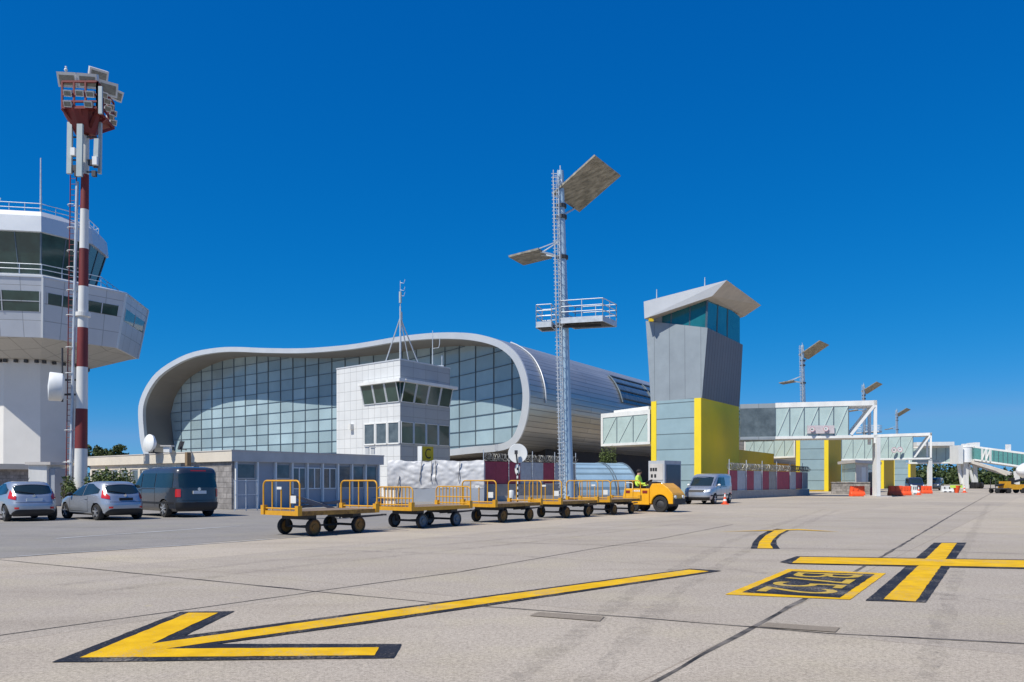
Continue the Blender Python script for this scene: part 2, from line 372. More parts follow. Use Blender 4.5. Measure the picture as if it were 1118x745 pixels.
for ch, (pw, k) in enumerate(((3.2, 1.6), (.743, .457), (.47, .73))):     # clear, deep blue maritime sky
    p1 = N.new('ShaderNodeMath'); p1.operation = 'MULTIPLY'; p1.inputs[1].default_value = ST
    p2 = N.new('ShaderNodeMath'); p2.operation = 'POWER'; p2.inputs[1].default_value = pw
    p3 = N.new('ShaderNodeMath'); p3.operation = 'MULTIPLY'; p3.inputs[1].default_value = k/ST
    L.new(sep.outputs[ch], p1.inputs[0]); L.new(p1.outputs[0], p2.inputs[0]); L.new(p2.outputs[0], p3.inputs[0])
    p4 = N.new('ShaderNodeMath'); p4.operation = 'MINIMUM'; p4.inputs[1].default_value = (.115, .36, .68)[ch]/ST
    L.new(p3.outputs[0], p4.inputs[0]); L.new(p4.outputs[0], cmb.inputs[ch])
bg = N['Background']; bg.inputs['Strength'].default_value = ST; L.new(cmb.outputs[0], bg.inputs['Color'])
vs_ = scene.view_settings; vs_.view_transform = 'Standard'; vs_.look = 'None'; vs_.exposure = .10; vs_.gamma = 1
scene.cycles.use_denoising = True
scene.cycles.max_bounces = 6

# ------------------------------------------------------------------ ground
def flat(name, mats, polys, z=0., kind='structure'):
    mb = MB()
    for k, (poly, mi) in enumerate(polys):
        mb.add([xy(p, z+(.004 if mi else 0)) for p in poly], [tuple(range(len(poly)))], mi)
    o = mb.build(name, mats, recalc=False)
    for p in o.data.polygons:
        if p.normal.z < 0: p.flip()
    if kind: o['kind'] = kind
    return o
flat('apron', ['apron'], [([(-3000, -300), (3000, -300), (3000, 5000), (-3000, 5000)], 0)])
g0, g1 = G(13, 609), G(500, 573)
ad = (g1-g0).normalized(); an = Vector((-ad.y, ad.x, 0))
s0, s1 = g0-ad*40, g0+ad*33
edge = []
for i in range(60):
    t = i/59; edge.append(s0.lerp(s1, t)+an*(rnd.uniform(-.05, .05)))
flat('asphalt_road', ['asphalt'], [(edge+[s1+an*30+ad*14, s0+an*30], 0)], .004)
def strip(pts, w, jit=0.):
    out = []
    P = []
    for a, b in zip(pts[:-1], pts[1:]):
        n = max(2, int((b-a).length/.5))
        P += [a.lerp(b, i/n) for i in range(n)]
    P.append(pts[-1]); l, r = [], []
    for i, p in enumerate(P):
        d = (P[min(i+1, len(P)-1)]-P[max(i-1, 0)]).normalized(); n = Vector((-d.y, d.x, 0))
        q = p+n*rnd.uniform(-jit, jit); ww = w*(1+rnd.uniform(-.45, .45)*(1 if jit else 0))
        l.append(q+n*ww/2); r.append(q-n*ww/2)
    return l, r
def strip_obj(name, m, lines, z, kind='structure'):
    mb = MB()
    for pts, w, j in lines:
        l, r = strip([G(*p) for p in pts], w, j)
        n = len(l); mb.add([xy(p, z) for p in l+r], [(i+n, i+n+1, i+1, i) for i in range(n-1)])
    o = mb.build(name, m, recalc=False); o['kind'] = kind
    return o
JA = [(640, 786), (716.8, 743), (821.5, 685), (961.7, 608.6), (1043.9, 560), (1086, 536.5)]
strip_obj('pavement_joint', 'tar', [
    (JA, .055, .012),
    ([(-60, 606), (0, 611.4), (344, 645.9), (470, 658), (700, 675), (821, 685), (905, 692), (1118, 703), (1300, 713)], .045, .012),
    ([(-80, 706), (0, 694), (322, 649.5), (344, 646), (500, 625), (650, 599), (722, 588), (800, 573)], .03, .01),
    ([(536, 592), (700, 596.5), (961, 600.6), (1118, 605), (1300, 610)], .025, .01)], .004)
mb = MB()
for q in [[(588, 669), (660, 674), (655, 679), (578, 673)], [(838, 680.5), (917, 686), (912, 691), (828, 685)]]:
    mb.add([G(*p, .008) for p in q], [(0, 1, 2, 3)])
po = mb.build('repair_patch', 'patch', recalc=False); po['kind'] = 'structure'
o = strip_obj('painted_line', 'paintwhite', [([(60, 588.5), (170, 581), (262, 574.6)], .16, .01), ([(20, 608), (250, 592.5), (500, 572.8), (620, 565)], .10, .015)], .010)

strip_obj('tyre_mark', 'tyremark', [
    ([(60, 640), (300, 612), (560, 588), (760, 566)], .22, .01), ([(80, 650), (320, 619), (580, 592), (775, 568)], .22, .01),
    ([(1118, 660), (800, 622), (560, 607), (330, 600)], .20, .01), ([(560, 745), (700, 640), (800, 590), (900, 556)], .24, .01), ([(640, 745), (745, 642), (830, 592), (915, 557)], .24, .01),
    ([(1010, 745), (1040, 640), (1060, 585), (1080, 550)], .2, .01)], .0045)
def marking(name, label, cat, layers, group=None):
    """layers: list of (pixel polygon, material index), later ones lie on top"""
    mb = MB()
    for k, (poly, mi) in enumerate(layers):
        gp = [G(*p, .007+.003*k) for p in poly]; ed_ = []
        for a, b in zip(gp, gp[1:]+gp[:1]):                       # slightly ragged hand painted edges
            n = max(1, int((b-a).length/.09)); ed_.append(a)
            q = (b-a).cross(UP).normalized()
            ed_ += [a.lerp(b, i/n)+q*(.010*noise.noise(Vector((a.x*7+i*.35, k, 2)))+rnd.uniform(-.004, .004)) for i in range(1, n)]
        mb.add(ed_, [tuple(range(len(ed_)))], mi)
    o = mb.build(name, ['paintblack', 'paintyellow'], recalc=False)
    for p in o.data.polygons:
        if p.normal.z < 0: p.flip()
    return tag(o, label, cat, group)
marking('arrow_marking', 'long yellow arrow with black border painted on the apron, pointing left', 'road marking', [
    ([(56, 724), (197, 668.7), (256, 667.8), (201, 695), (500, 655.3), (754, 621.3), (788, 623.7), (757.8, 628.3), (400, 681.5), (236, 703.8), (438.5, 704), (429.5, 719.3)], 0),
    ([(87, 719.2), (205.7, 670), (238, 670), (165.5, 704), (400, 671), (752.4, 622.6), (774, 624.4), (757.8, 627), (400, 679), (181, 709.4), (413.7, 708), (409, 716.8)], 1)])
marking('cross_marking', 'yellow cross shaped stop mark with thick black edges painted on the apron', 'road marking', [
    ([(1019.6, 592.9), (1055.1, 592.9), (1011, 658.3), (944.9, 656.4)], 0),
    ([(851.4, 614.2), (870, 607.8), (1118, 611.6), (1500, 617.3), (1500, 629.2), (1118, 621.7), (863, 616.2)], 0),
    ([(1028.2, 593.6), (1044.7, 593.6), (999.8, 658), (964.7, 655.3)], 1),
    ([(873.8, 609), (1118, 612.7), (1500, 618.5), (1500, 628), (1118, 620.6), (864.5, 615.7)], 1)])
marking('curve_marking', 'short curved yellow line with black edges and thin bar across its far end', 'road marking', [
    ([(819.6, 599.3), (822, 592.5), (829, 585), (839, 579.8), (848, 577.6), (863, 578.8), (853, 584), (847.5, 590), (848, 595), (851.4, 599.6)], 0),
    ([(827, 599.3), (829, 592), (836, 585), (847, 579), (859.5, 579), (850, 584), (843.5, 590), (841, 595), (844, 599.3)], 1),
    ([(784, 581.2), (872, 578.2), (916.8, 581.2), (872, 579.2)], 1)])
bxo = marking('stand_box_marking', 'black box with yellow border and letters B752 painted on the apron', 'road marking', [
    ([(860.7, 621.7), (967.3, 626.5), (928, 655.3), (791.6, 649.7)], 1),
    ([(864.5, 624.3), (955, 627.7), (916.8, 653.5), (810.3, 647.5)], 0)])
def text_mesh(txt):
    cu = bpy.data.curves.new('lettering', 'FONT'); cu.body = txt; cu.resolution_u = 4; cu.size = 1
    to = bpy.data.objects.new('lettering', cu); col.objects.link(to)
    dg = bpy.context.evaluated_depsgraph_get(); me = bpy.data.meshes.new_from_object(to.evaluated_get(dg))
    vs = [v.co.copy() for v in me.vertices]; fs = [tuple(p.vertices) for p in me.polygons]
    bpy.data.objects.remove(to); bpy.data.curves.remove(cu); bpy.data.meshes.remove(me)
    x0, x1 = min(v.x for v in vs), max(v.x for v in vs); y0, y1 = min(v.y for v in vs), max(v.y for v in vs)
    return [((v.x-x0)/(x1-x0), (v.y-y0)/(y1-y0)) for v in vs], fs
def lettering(txt, fn, name, m, parent=None, world=True):
    uvs, fs = text_mesh(txt); mb = MB(); mb.add([fn(u, v) for u, v in uvs], fs)
    return mb.build(name, m, parent, world=world, recalc=False)
FL, FR, NR, NL = G(864.5, 624.3), G(955, 627.7), G(916.8, 653.5), G(810.3, 647.5)
def onbox(u, v):
    u = .06+.88*u; v = .10+.80*v
    p = (FL*(1-v)+FR*v)*(1-u)+(NL*(1-v)+NR*v)*u; p.z = .0135; return p
lo = lettering('B752', onbox, 'lettering', 'fadedyellow', bxo)

# ------------------------------------------------------------------ vehicles
def catmull(kn, z):
    if z <= kn[0][0]: return kn[0][1:]
    if z >= kn[-1][0]: return kn[-1][1:]
    for i in range(len(kn)-1):
        if kn[i][0] <= z <= kn[i+1][0]:
            t = (z-kn[i][0])/(kn[i+1][0]-kn[i][0]); return tuple(a+(b-a)*t for a, b in zip(kn[i][1:], kn[i+1][1:]))
class Body:
    """car body as stacked rounded slices: knots (z, rear x, front x, half width, squareness)"""
    def __init__(s, kn): s.kn = kn
    def at(s, z):
        xr, xf, w, n = catmull(s.kn, z); return (xr+xf)/2, (xf-xr)/2, w, n
    def ring(s, z, N=56):
        cx, a, w, n = s.at(z); out = []
        for k in range(N):
            t = 2*math.pi*k/N; c, q = math.cos(t), math.sin(t)
            out.append(Vector((cx+a*math.copysign(abs(c)**(2/n), c), w*math.copysign(abs(q)**(2/n), q), z)))
        return out
    def side(s, x, z, sg, off=.012):
        cx, a, w, n = s.at(z); u = min(1, abs((x-cx)/a)); return Vector((x, sg*(w*(1-u**n)**(1/n)+off), z))
    def end(s, y, z, fr, off=.012):
        cx, a, w, n = s.at(z); u = min(1, abs(y/w)); return Vector((cx+fr*(a*(1-u**n)**(1/n)+off), y, z))
    def mesh(s, arches, r, W_):
        zs = []
        for i in range(len(s.kn)-1):
            for k in range(3): zs.append(s.kn[i][0]+(s.kn[i+1][0]-s.kn[i][0])*k/3)
        zs.append(s.kn[-1][0])
        mb = MB(); mb.loft([s.ring(z) for z in zs])
        return mb
    def sidepatch(s, mb, x0, x1, zb, zt, sg, off=.012, nx=14, nz=5, mi=0):
        g = []
        for i in range(nx+1):
            x = x0+(x1-x0)*i/nx; b, t = zb(x), zt(x); g.append([s.side(x, b+(t-b)*k/nz, sg, off) for k in range(nz+1)])
        n = nz+1; mb.add([p for c in g for p in c], [(i*n+k, i*n+k+1, (i+1)*n+k+1, (i+1)*n+k) for i in range(nx) for k in range(nz)], mi)
    def endpatch(s, mb, y0, y1, zb, zt, fr, off=.012, ny=12, nz=5, mi=0):
        g = []
        for i in range(ny+1):
            y = y0+(y1-y0)*i/ny; b, t = zb(y), zt(y); g.append([s.end(y, b+(t-b)*k/nz, fr, off) for k in range(nz+1)])
        n = nz+1; mb.add([p for c in g for p in c], [(i*n+k, i*n+k+1, (i+1)*n+k+1, (i+1)*n+k) for i in range(ny) for k in range(nz)], mi)
    def ringpatch(s, mb, t0, t1, zb, zt, off=.014, nt=10, nz=4, mi=0):
        g = []
        for i in range(nt+1):
            f = i/nt; t = t0+(t1-t0)*f; b, tt = zb(f), zt(f); c_ = []
            for k in range(nz+1):
                z = b+(tt-b)*k/nz; cx, a, w, n = s.at(z); a += off; w += off; c, q = math.cos(t), math.sin(t)
                c_.append(Vector((cx+a*math.copysign(abs(c)**(2/n), c), w*math.copysign(abs(q)**(2/n), q), z)))
            g.append(c_)
        n = nz+1; mb.add([p for c in g for p in c], [(i*n+k, i*n+k+1, (i+1)*n+k+1, (i+1)*n+k) for i in range(nt) for k in range(nz)], mi)
def cut_arches(o, xs, r, half):
    cb = MB()
    for x in xs: cb.cyl((x, -half, r*.82), (x, half, r*.82), r, n=32)
    c = cb.build('arch_cutter', 'black'); md = o.modifiers.new('cut', 'BOOLEAN'); md.operation = 'DIFFERENCE'; md.object = c; md.solver = 'EXACT'
    bpy.context.view_layer.update()
    dg = bpy.context.evaluated_depsgraph_get(); me = bpy.data.meshes.new_from_object(o.evaluated_get(dg))
    o.modifiers.clear(); o.data = me; bpy.data.objects.remove(c)
    me.materials.clear()
    me.materials.append(o['_m'] if False else M['black'])
    return me
def wheel(parent, x, y, r, wd, sg, rimm='rim', spokes=5):
    mb = MB(); q = sg
    mb.lathe((x, y-q*wd/2, r), (0, q, 0), [(r*.62, 0), (r*.93, 0), (r, .03), (r, wd-.03), (r*.93, wd), (r*.66, wd), (r*.64, wd*.5)], 28, 0, False)
    t = mb.build('wheel', 'tyre', parent, smooth=40)
    rb = MB(); rb.lathe((x, y-q*wd/2, r), (0, q, 0), [(r*.10, wd*.82), (r*.6, wd*.78), (r*.67, wd*.98), (r*.67, wd*.5), (.02, wd*.5)], 28, 1)
    for k in range(spokes):
        a = 2*math.pi*k/spokes+.3; d = Vector((math.cos(a), 0, math.sin(a))); rb.bar(Vector((x, y+q*wd*.42, r))+d*r*.08, Vector((x, y+q*wd*.42, r))+d*r*.64, r*.22, wd*.18)
    rb.cyl((x, y+q*wd*.3, r), (x, y+q*wd*.53, r), r*.16, n=12)
    rb.build('rim', [rimm, 'dark_steel'], t, smooth=40)
def body_part(parent, bd, m, xs, ar, half):
    mb = bd.mesh(None, None, None); o = mb.build('body', m, parent, smooth=35)
    par = o.parent; o.parent = None; me = cut_arches(o, xs, ar, half); o.parent = par
    me.materials.clear(); me.materials.append(M[m]); me.materials.append(M['black'])
    for p in me.polygons:
        c = p.center; p.material_index = 0
        if c.z < .25: p.material_index = 1
        for x in xs:
            if math.hypot(c.x-x, c.z-ar*.82) < ar*1.015: p.material_index = 1
    me.polygons.foreach_set('use_smooth', [True]*len(me.polygons)); me.set_sharp_from_angle(angle=R(35))
    return o
def mirror_part(parent, x, y, z, sg, m):
    mb = MB(); mb.ball((x, y+sg*.12, z), (.07, .11, .08), 10); mb.bar((x, y, z-.03), (x, y+sg*.1, z-.02), .05); mb.build('side_mirror', m, parent, smooth=40)

def hatchback(label, loc, rz, plate):
    t = thing('parked_car', label, 'car', loc, rz, 'silver hatchbacks parked by the mast')
    bd = Body([(.19, .16, 3.80, .74, 5), (.28, .05, 3.90, .83, 5), (.45, .0, 3.95, .858, 5), (.62, .0, 3.94, .862, 5), (.74, .05, 3.86, .86, 5), (.86, .10, 3.55, .85, 5), (.94, .13, 3.20, .84, 4.6),
               (1.0, .17, 2.95, .82, 4.4), (1.18, .30, 2.62, .745, 4.4), (1.33, .42, 2.30, .675, 4.2), (1.41, .50, 2.02, .62, 4), (1.455, .66, 1.80, .54, 3.6), (1.475, .95, 1.62, .42, 3)])
    body_part(t, bd, 'silver', (.70, 3.19), .365, 1.2)
    for x in (.70, 3.19):
        for sg in (1, -1): wheel(t, x, sg*.745, .305, .20, sg)
    mb = MB(); bd.endpatch(mb, -.60, .60, lambda y: 1.0+.05*abs(y/.6)**3, lambda y: 1.36-.06*abs(y/.6)**2, -1); mb.build('rear_window', 'autoglass', t, smooth=60)
    mb = MB(); bd.endpatch(mb, -.66, .66, lambda y: 1.0, lambda y: 1.38-.05*abs(y/.6)**2, 1); mb.build('windscreen', 'autoglass', t, smooth=60)
    for sg in (1, -1):
        for a, b in ((1.72, 2.72), (.62, 1.66)):
            mb = MB(); bd.sidepatch(mb, a, b, lambda x: .93+.10*max(0, (1.7-x)/1.1), lambda x: min(1.385, 1.39-.62*max(0, x-2.0), 1.39-.34*max(0, 1.25-x)), sg); mb.build('side_window', 'autoglass', t, smooth=60)
        mb = MB()
        a0, a1 = (R(128), R(158)) if sg > 0 else (R(-128), R(-158))
        bd.ringpatch(mb, a0, a1, lambda f: .80+.05*(1-f), lambda f: 1.16-.24*f); mb.build('tail_light', 'redlens', t, smooth=60)
        mirror_part(t, 2.62, sg*.80, .98, sg, 'black')
        mb = MB(); bd.sidepatch(mb, 1.35, 1.55, lambda x: .80, lambda x: .835, sg, .03, 3, 1); mb.build('door_handle', 'silver', t)
        mb = MB(); bd.ringpatch(mb, R(152)*sg, R(165)*sg, lambda f: .46, lambda f: .53); mb.build('reflector', 'redlens', t)
    mb = MB(); bd.ringpatch(mb, R(140), R(220), lambda f: .20, lambda f: .44-.14*abs(2*f-1)**3, .016, 24); mb.build('rear_bumper', 'black', t, smooth=60)
    p = bd.end(0, .80, -1, .0); mb = MB(); mb.box((p.x-.015, 0, .80), (.02, .52, .11)); mb.build('number_plate', plate, t)
    p = bd.end(0, .93, -1, .0); mb = MB(); mb.cyl((p.x-.02, 0, .94), (p.x+.02, 0, .94), .05); mb.build('badge', 'chrome', t)
    mb = MB(); mb.tube([(1.0, 0, 1.47), (.8, 0, 1.62)], .008, 5); mb.build('aerial', 'black', t)
    for sg in (1, -1):
        mb = MB()
        for x in (1.30, 2.74): bd.sidepatch(mb, x, x+.014, lambda x: .34, lambda x: .90, sg, .004, 1, 8)
        bd.sidepatch(mb, 1.3, 2.75, lambda x: .33, lambda x: .345, sg, .004, 10, 1); mb.build('door_seam', 'black', t)
    mb = MB()
    for k in range(8): a, b = bd.end(-.02+.07*k, 1.02+.012*k, -1, .03), bd.end(-.02+.07*(k+1), 1.02+.012*(k+1), -1, .03); mb.bar(a, b, .022)
    mb.build('rear_wiper', 'black', t)
    mb = MB(); bd.endpatch(mb, -.70, .70, lambda y: .695, lambda y: .707, -1, .004, 12, 1); mb.build('tailgate_seam', 'black', t)
    mb = MB(); bd.endpatch(mb, -.58, .58, lambda y: 1.375-.06*abs(y/.6)**2, lambda y: 1.40-.06*abs(y/.6)**2, -1, .05, 12, 1); mb.build('roof_spoiler', 'silver', t)
    return t
def heading(h): return math.atan2(h[1], h[0])
def rear_left(h, w, p):   # ground point of the rear-left corner -> rear centre
    h = Vector((h[0], h[1], 0)).normalized(); r = Vector((h.y, -h.x, 0)); return p+r*w/2
h1 = (-.70, .71); h2 = (-.80, .60)
hatchback('silver hatchback with pale number plate cut off by the left edge, left of its twin', rear_left(h1, 1.72, Vector((-18.15, 28.7, 0))), heading(h1), 'white')
hatchback('silver hatchback with dark number plate, between its twin and the charcoal van', rear_left(h2, 1.72, Vector((-15.15, 29.6, 0))), heading(h2), 'black')

def van(label, loc, rz, m, group, silverside=False):
    t = thing('parked_van', label, 'van', loc, rz, group)
    if silverside: m = 'silver'
    bd = Body([(.24, .10, 4.72, .84, 6), (.36, .02, 4.86, .93, 6), (.55, .0, 4.89, .95, 6), (.80, .015, 4.86, .952, 6), (.98, .025, 4.72, .95, 6), (1.08, .03, 4.42, .945, 6), (1.16, .035, 4.10, .94, 6),
               (1.45, .07, 3.78, .895, 6), (1.72, .11, 3.45, .855, 8), (1.85, .14, 3.22, .825, 7), (1.925, .20, 2.98, .76, 6), (1.965, .42, 2.7, .62, 5)])
    body_part(t, bd, m, (.98, 3.98), .40, 1.3)
    for x in (.98, 3.98):
        for sg in (1, -1): wheel(t, x, sg*.83, .335, .22, sg, spokes=7)
    mb = MB(); bd.endpatch(mb, -.74, .74, lambda y: 1.17, lambda y: 1.74-.05*abs(y/.7)**4, -1); mb.build('rear_window', 'autoglass', t, smooth=60)
    mb = MB(); bd.endpatch(mb, -.80, .80, lambda y: 1.17, lambda y: 1.77-.06*abs(y/.8)**2, 1); mb.build('windscreen', 'autoglass', t, smooth=60)
    for sg in (1, -1):
        spans = [(2.92, 3.66), (1.95, 2.84)] if silverside else [(2.92, 3.66), (1.75, 2.84), (.38, 1.67)]
        for a, b in spans:
            mb = MB(); bd.sidepatch(mb, a, b, lambda x: 1.17, lambda x: min(1.72, 1.72-.86*max(0, x-3.05)), sg); mb.build('side_window', 'autoglass', t, smooth=60)
        mb = MB(); s = sg
        bd.ringpatch(mb, R(139)*s, R(158)*s, lambda f: .80, lambda f: 1.10); mb.build('tail_light', 'redlens', t, smooth=60)
        mb = MB(); bd.ringpatch(mb, R(18)*s, R(40)*s, lambda f: .76+.05*f, lambda f: .93+.05*f); mb.build('headlight', 'clearlens', t, smooth=60)
        mirror_part(t, 3.45, sg*.90, 1.22, sg, 'white' if silverside else 'black')
        mb = MB(); bd.sidepatch(mb, 2.95, 3.1, lambda x: 1.04, lambda x: 1.08, sg, .03, 3, 1); mb.build('door_handle', 'black', t)
    mb = MB(); bd.ringpatch(mb, R(140), R(220), lambda f: .27, lambda f: .58, .02, 20); mb.build('rear_bumper', 'black' if not silverside else m, t, smooth=60)
    mb = MB(); bd.ringpatch(mb, R(-40), R(40), lambda f: .26, lambda f: .46, .02, 20); mb.build('front_bumper', 'black', t, smooth=60)
    mb = MB(); bd.endpatch(mb, -.50, .50, lambda y: .78, lambda y: .92, 1, .014); mb.build('grille', 'black', t, smooth=60)
    mb = MB(); mb.box((-.012, 0, .98), (.03, .52, .12)); mb.build('number_plate', 'white', t)
    mb = MB(); mb.cyl((.015, 0, 1.10), (.05, 0, 1.10), .065); mb.build('badge', 'chrome', t)
    for sg in (1, -1):
        mb = MB()
        for x in (1.70, 2.86, 3.72): bd.sidepatch(mb, x, x+.016, lambda x: .42, lambda x: 1.15, sg, .004, 1, 8)
        bd.sidepatch(mb, 1.72, 2.86, lambda x: 1.10, lambda x: 1.125, sg, .006, 8, 1); mb.build('door_seam', 'black', t)
        mb = MB(); bd.sidepatch(mb, .1, 4.6, lambda x: .52, lambda x: .60, sg, .008, 20, 1); mb.build('side_moulding', 'black', t)
    mb = MB(); bd.endpatch(mb, -.76, .76, lambda y: .66, lambda y: .674, -1, .004, 12, 1); mb.build('tailgate_seam', 'black', t)
    mb = MB(); bd.endpatch(mb, -.30, .30, lambda y: 1.80, lambda y: 1.835, -1, .02, 6, 1); mb.build('brake_light', 'redlens', t)
    return t
h3 = (-.74, .67)
van('charcoal passenger van parked with its rear facing the apron, before the low office', rear_left(h3, 2.04, Vector((-13.45, 31.8, 0))), heading(h3), 'charcoal', 'parked vans').scale = (1.08, 1.08, 1.05)
h4 = (-.54, -.84)
vf = Vector((12.3, 50.0, 0)); hv = Vector((h4[0], h4[1], 0)).normalized()
rv = Vector((hv.y, -hv.x, 0))
van('silver panel van facing the apron, parked beside the yellow based tower', vf-rv*.1-hv*4.9-Vector((.75, -.45, 0)), heading(h4), 'silver', 'parked vans', True)

# baggage carts
DIR = Vector((11.85, 16, 0)).normalized(); RZ = heading(DIR); C0 = Vector((-6.25, 21.5, 0))
def hoop(mb, x, w, z0, z1, r=.024, bars=3, mid=False, short=False):
    y = w/2; c = .14
    pts = [(x, -y, z0), (x, -y, z1-c)]+[(x, -y+c*(1-math.cos(R(a))), z1-c+c*math.sin(R(a))) for a in (22, 45, 68, 90)]
    pts += [(x, y-c*(1-math.cos(R(a))), z1-c+c*math.sin(R(a))) for a in (90, 68, 45, 22)]+[(x, y, z1-c), (x, y, z0)]
    mb.tube(pts, r, 8)
    for k in range(bars):
        yy = -y+w*(k+1)/(bars+1); top = z1-.02 if not (short and k == bars//2) else z0+(z1-z0)*.72
        mb.cyl((x, yy, z0), (x, yy, top), r*.82, n=8)
    mb.cyl((x, -y, z0+.05), (x, y, z0+.05), r*.9, n=8)
    if mid: mb.cyl((x, -y, z0+(z1-z0)*.42), (x, y, z0+(z1-z0)*.42), r*.9, n=8)
def cart(label, t0, kind):
    t = thing('baggage_cart', label, 'baggage cart', C0+DIR*t0, RZ, 'baggage carts coupled in a train')
    Lc, Wc = 2.85, 1.55
    mb = MB(); mb.box((Lc/2, 0, .655), (Lc-.02, Wc-.10, .05)); mb.build('deck', 'wood', t)
    for x in (.02, Lc-.02):
        mb = MB(); mb.box((x, 0, .625), (.06, Wc-.23, .12))
        for sg in (1, -1): mb.box((x, sg*(Wc/2-.045), .70), (.14, .13, .26))
        mb.build('end_beam', 'yellow', t)
    for sg in (1, -1):
        mb = MB(); mb.box((Lc/2, sg*(Wc/2-.03), .625), (Lc-.17, .056, .12)); mb.build('side_rail', 'rustrail' if kind != 2 else 'yellow', t)
    for x in (.03, Lc-.03):
        hb = MB()
        if kind == 2: hoop(hb, x, Wc, .70, 1.30, bars=9, mid=True, r=.021)
        else: hoop(hb, x, Wc, .70, 1.50, bars=3, short=(x < 1))
        hb.build('end_rail', 'yellow', t, smooth=50)
    for x in (.62, 2.25):
        for sg in (1, -1):
            r = .235; y = sg*.60
            wb = MB(); wb.lathe((x, y-.06*sg, r), (0, sg, 0), [(r*.7, 0), (r*.94, 0), (r, .025), (r, .10), (r*.94, .125), (r*.74, .125), (r*.72, .05)], 24, 0, False); tw = wb.build('wheel', 'tyre', t, smooth=40)
            wb = MB(); wb.lathe((x, y-.06*sg, r), (0, sg, 0), [(.02, .13), (r*.3, .14), (r*.34, .11), (r*.66, .10), (r*.84, .131), (r*.84, .01), (.02, .01)], 20); wb.build('hub', 'rust' if kind != 2 else 'mullion', tw, smooth=40)
        ab = MB(); ab.cyl((x, -.56, .235), (x, .56, .235), .035, n=8); ab.box((x, 0, .50), (.30, 1.1, .12)); ab.box((x, .5, .38), (.09, .08, .26)); ab.box((x, -.5, .38), (.09, .08, .26)); ab.build('axle', 'dark_steel', t)
    db = MB(); db.bar((.62, 0, .24), (2.25, 0, .24), .05); db.bar((Lc-.5, .18, .42), (Lc+.95, 0, .45), .05); db.bar((Lc-.5, -.18, .42), (Lc+.95, 0, .45), .05); db.lathe((Lc+1.0, 0, .43), (0, 0, 1), [(.03, 0), (.09, 0), (.09, .05), (.03, .05)], 12); db.build('drawbar', 'dark_steel', t)
    if kind == 2:
        b2 = MB(); b2.box((.10, .28, 1.0), (.05, .55, .56)); b2.build('board', 'white', t)
    else:
        b2 = MB(); b2.box((-.01, -.56, 1.0), (.012, .22, .20)); b2.build('tag_plate', 'offwhite', t)
        b2 = MB(); b2.box((0.0, .05, 1.30), (.012, .20, .07)); b2.build('number_plate', 'offwhite', t)
    return t
cart('yellow baggage cart with bare planks at the tail of the train, nearest the camera', 0, 0)
cart('yellow baggage cart with low closely barred rails, a white board and black tyres', 4.3, 2)
cart('yellow baggage cart standing before the maroon fence panels, next after the low railed one', 8.5, 0)
cart('yellow baggage cart standing before the foot of the tall lattice light mast', 12.7, 1)
cart('yellow baggage cart coupled straight behind the orange tug', 16.55, 1)

# tug
ht = Vector((.80, -.60, 0)).normalized()
tug = thing('baggage_tug', 'orange baggage tug with open driver seat pulling the cart train', 'baggage tug', Vector((5.82, 39.55, 0)), heading(ht))
def sidebox(mb, prof, w, mi=0): mb.prism([(x, -w/2, z) for x, z in prof], (0, w, 0), mi)
mb = MB(); sidebox(mb, [(-.02, .34), (1.42, .34), (1.42, 1.12), (.08, 1.12), (-.06, .46)], 1.30); ob = mb.build('rear_body', 'orange', tug)
bv = ob.modifiers.new('edge', 'BEVEL'); bv.width = .03; bv.segments = 2
mb = MB(); arc = [(1.98+.44*math.cos(R(a)), .40+.44*math.sin(R(a))) for a in range(180, -1, -15)]
sidebox(mb, [(1.44, .40), (1.44, 1.14), (1.56, 1.36), (2.08, 1.38), (2.40, 1.16), (2.62, .92), (2.66, .84), (2.66, .40)]+arc[::-1], 1.30); ob = mb.build('hood', 'orange', tug)
bv = ob.modifiers.new('edge', 'BEVEL'); bv.width = .03; bv.segments = 2
mb = MB(); mb.box((2.69, 0, .52), (.08, 1.22, .24)); mb.build('front_bumper', 'black', tug)
mb = MB(); mb.box((1.98, 0, .55), (.80, 1.0, .55)); mb.build('wheel_well', 'black', tug)
for x in (.55, 1.98):
    for sg in (1, -1):
        r = .38 if x > 1 else .32; wb = MB(); wb.lathe((x, sg*.53-.11*sg, r), (0, sg, 0), [(r*.6, 0), (r*.93, 0), (r, .03), (r, .19), (r*.93, .22), (r*.6, .22), (r*.58, .1)], 24, 0, False); tw = wb.build('wheel', 'tyre', tug, smooth=40)
        wb = MB(); wb.lathe((x, sg*.53-.11*sg, r), (0, sg, 0), [(.02, .2), (r*.3, .2), (r*.58, .15), (r*.62, .21), (r*.62, .03), (.02, .03)], 16); wb.build('hub', 'dark_steel', tw, smooth=40)
mb = MB(); mb.box((.50, -.1, 1.15), (.5, .62, .10)); mb.box((.27, -.1, 1.34), (.10, .62, .36)); mb.build('seat', 'black', tug)
mb = MB()
for x, y0, y1 in ((.10, -.55, -.10), (.62, -.62, -.62)):
    mb.tube([(.10, -.6, 1.1), (.10, -.6, 1.37), (.16, -.6, 1.40), (.44, -.6, 1.40), (.50, -.6, 1.36), (.50, -.6, 1.1)], .022, 8) if x > .5 else mb.tube([(.10, .5, 1.1), (.10, .5, 1.38), (.10, -.5, 1.38), (.10, -.5, 1.1)], .022, 8)
mb.build('hand_rail', 'offwhite', tug, smooth=50)
mb = MB(); mb.tube([(1.32, -.1, 1.14), (1.14, -.1, 1.42)], .03, 8); mb.lathe((1.13, -.1, 1.42), (-.55, 0, .8), [(.17, 0), (.21, 0), (.21, .03), (.17, .03)], 20); mb.build('steering_wheel', 'black', tug, smooth=40)
mb = MB(); sidebox(mb, [(1.22, 1.11), (1.46, 1.13), (1.56, 1.42), (1.28, 1.46)], .8); mb.build('dashboard', 'black', tug)
mb = MB()
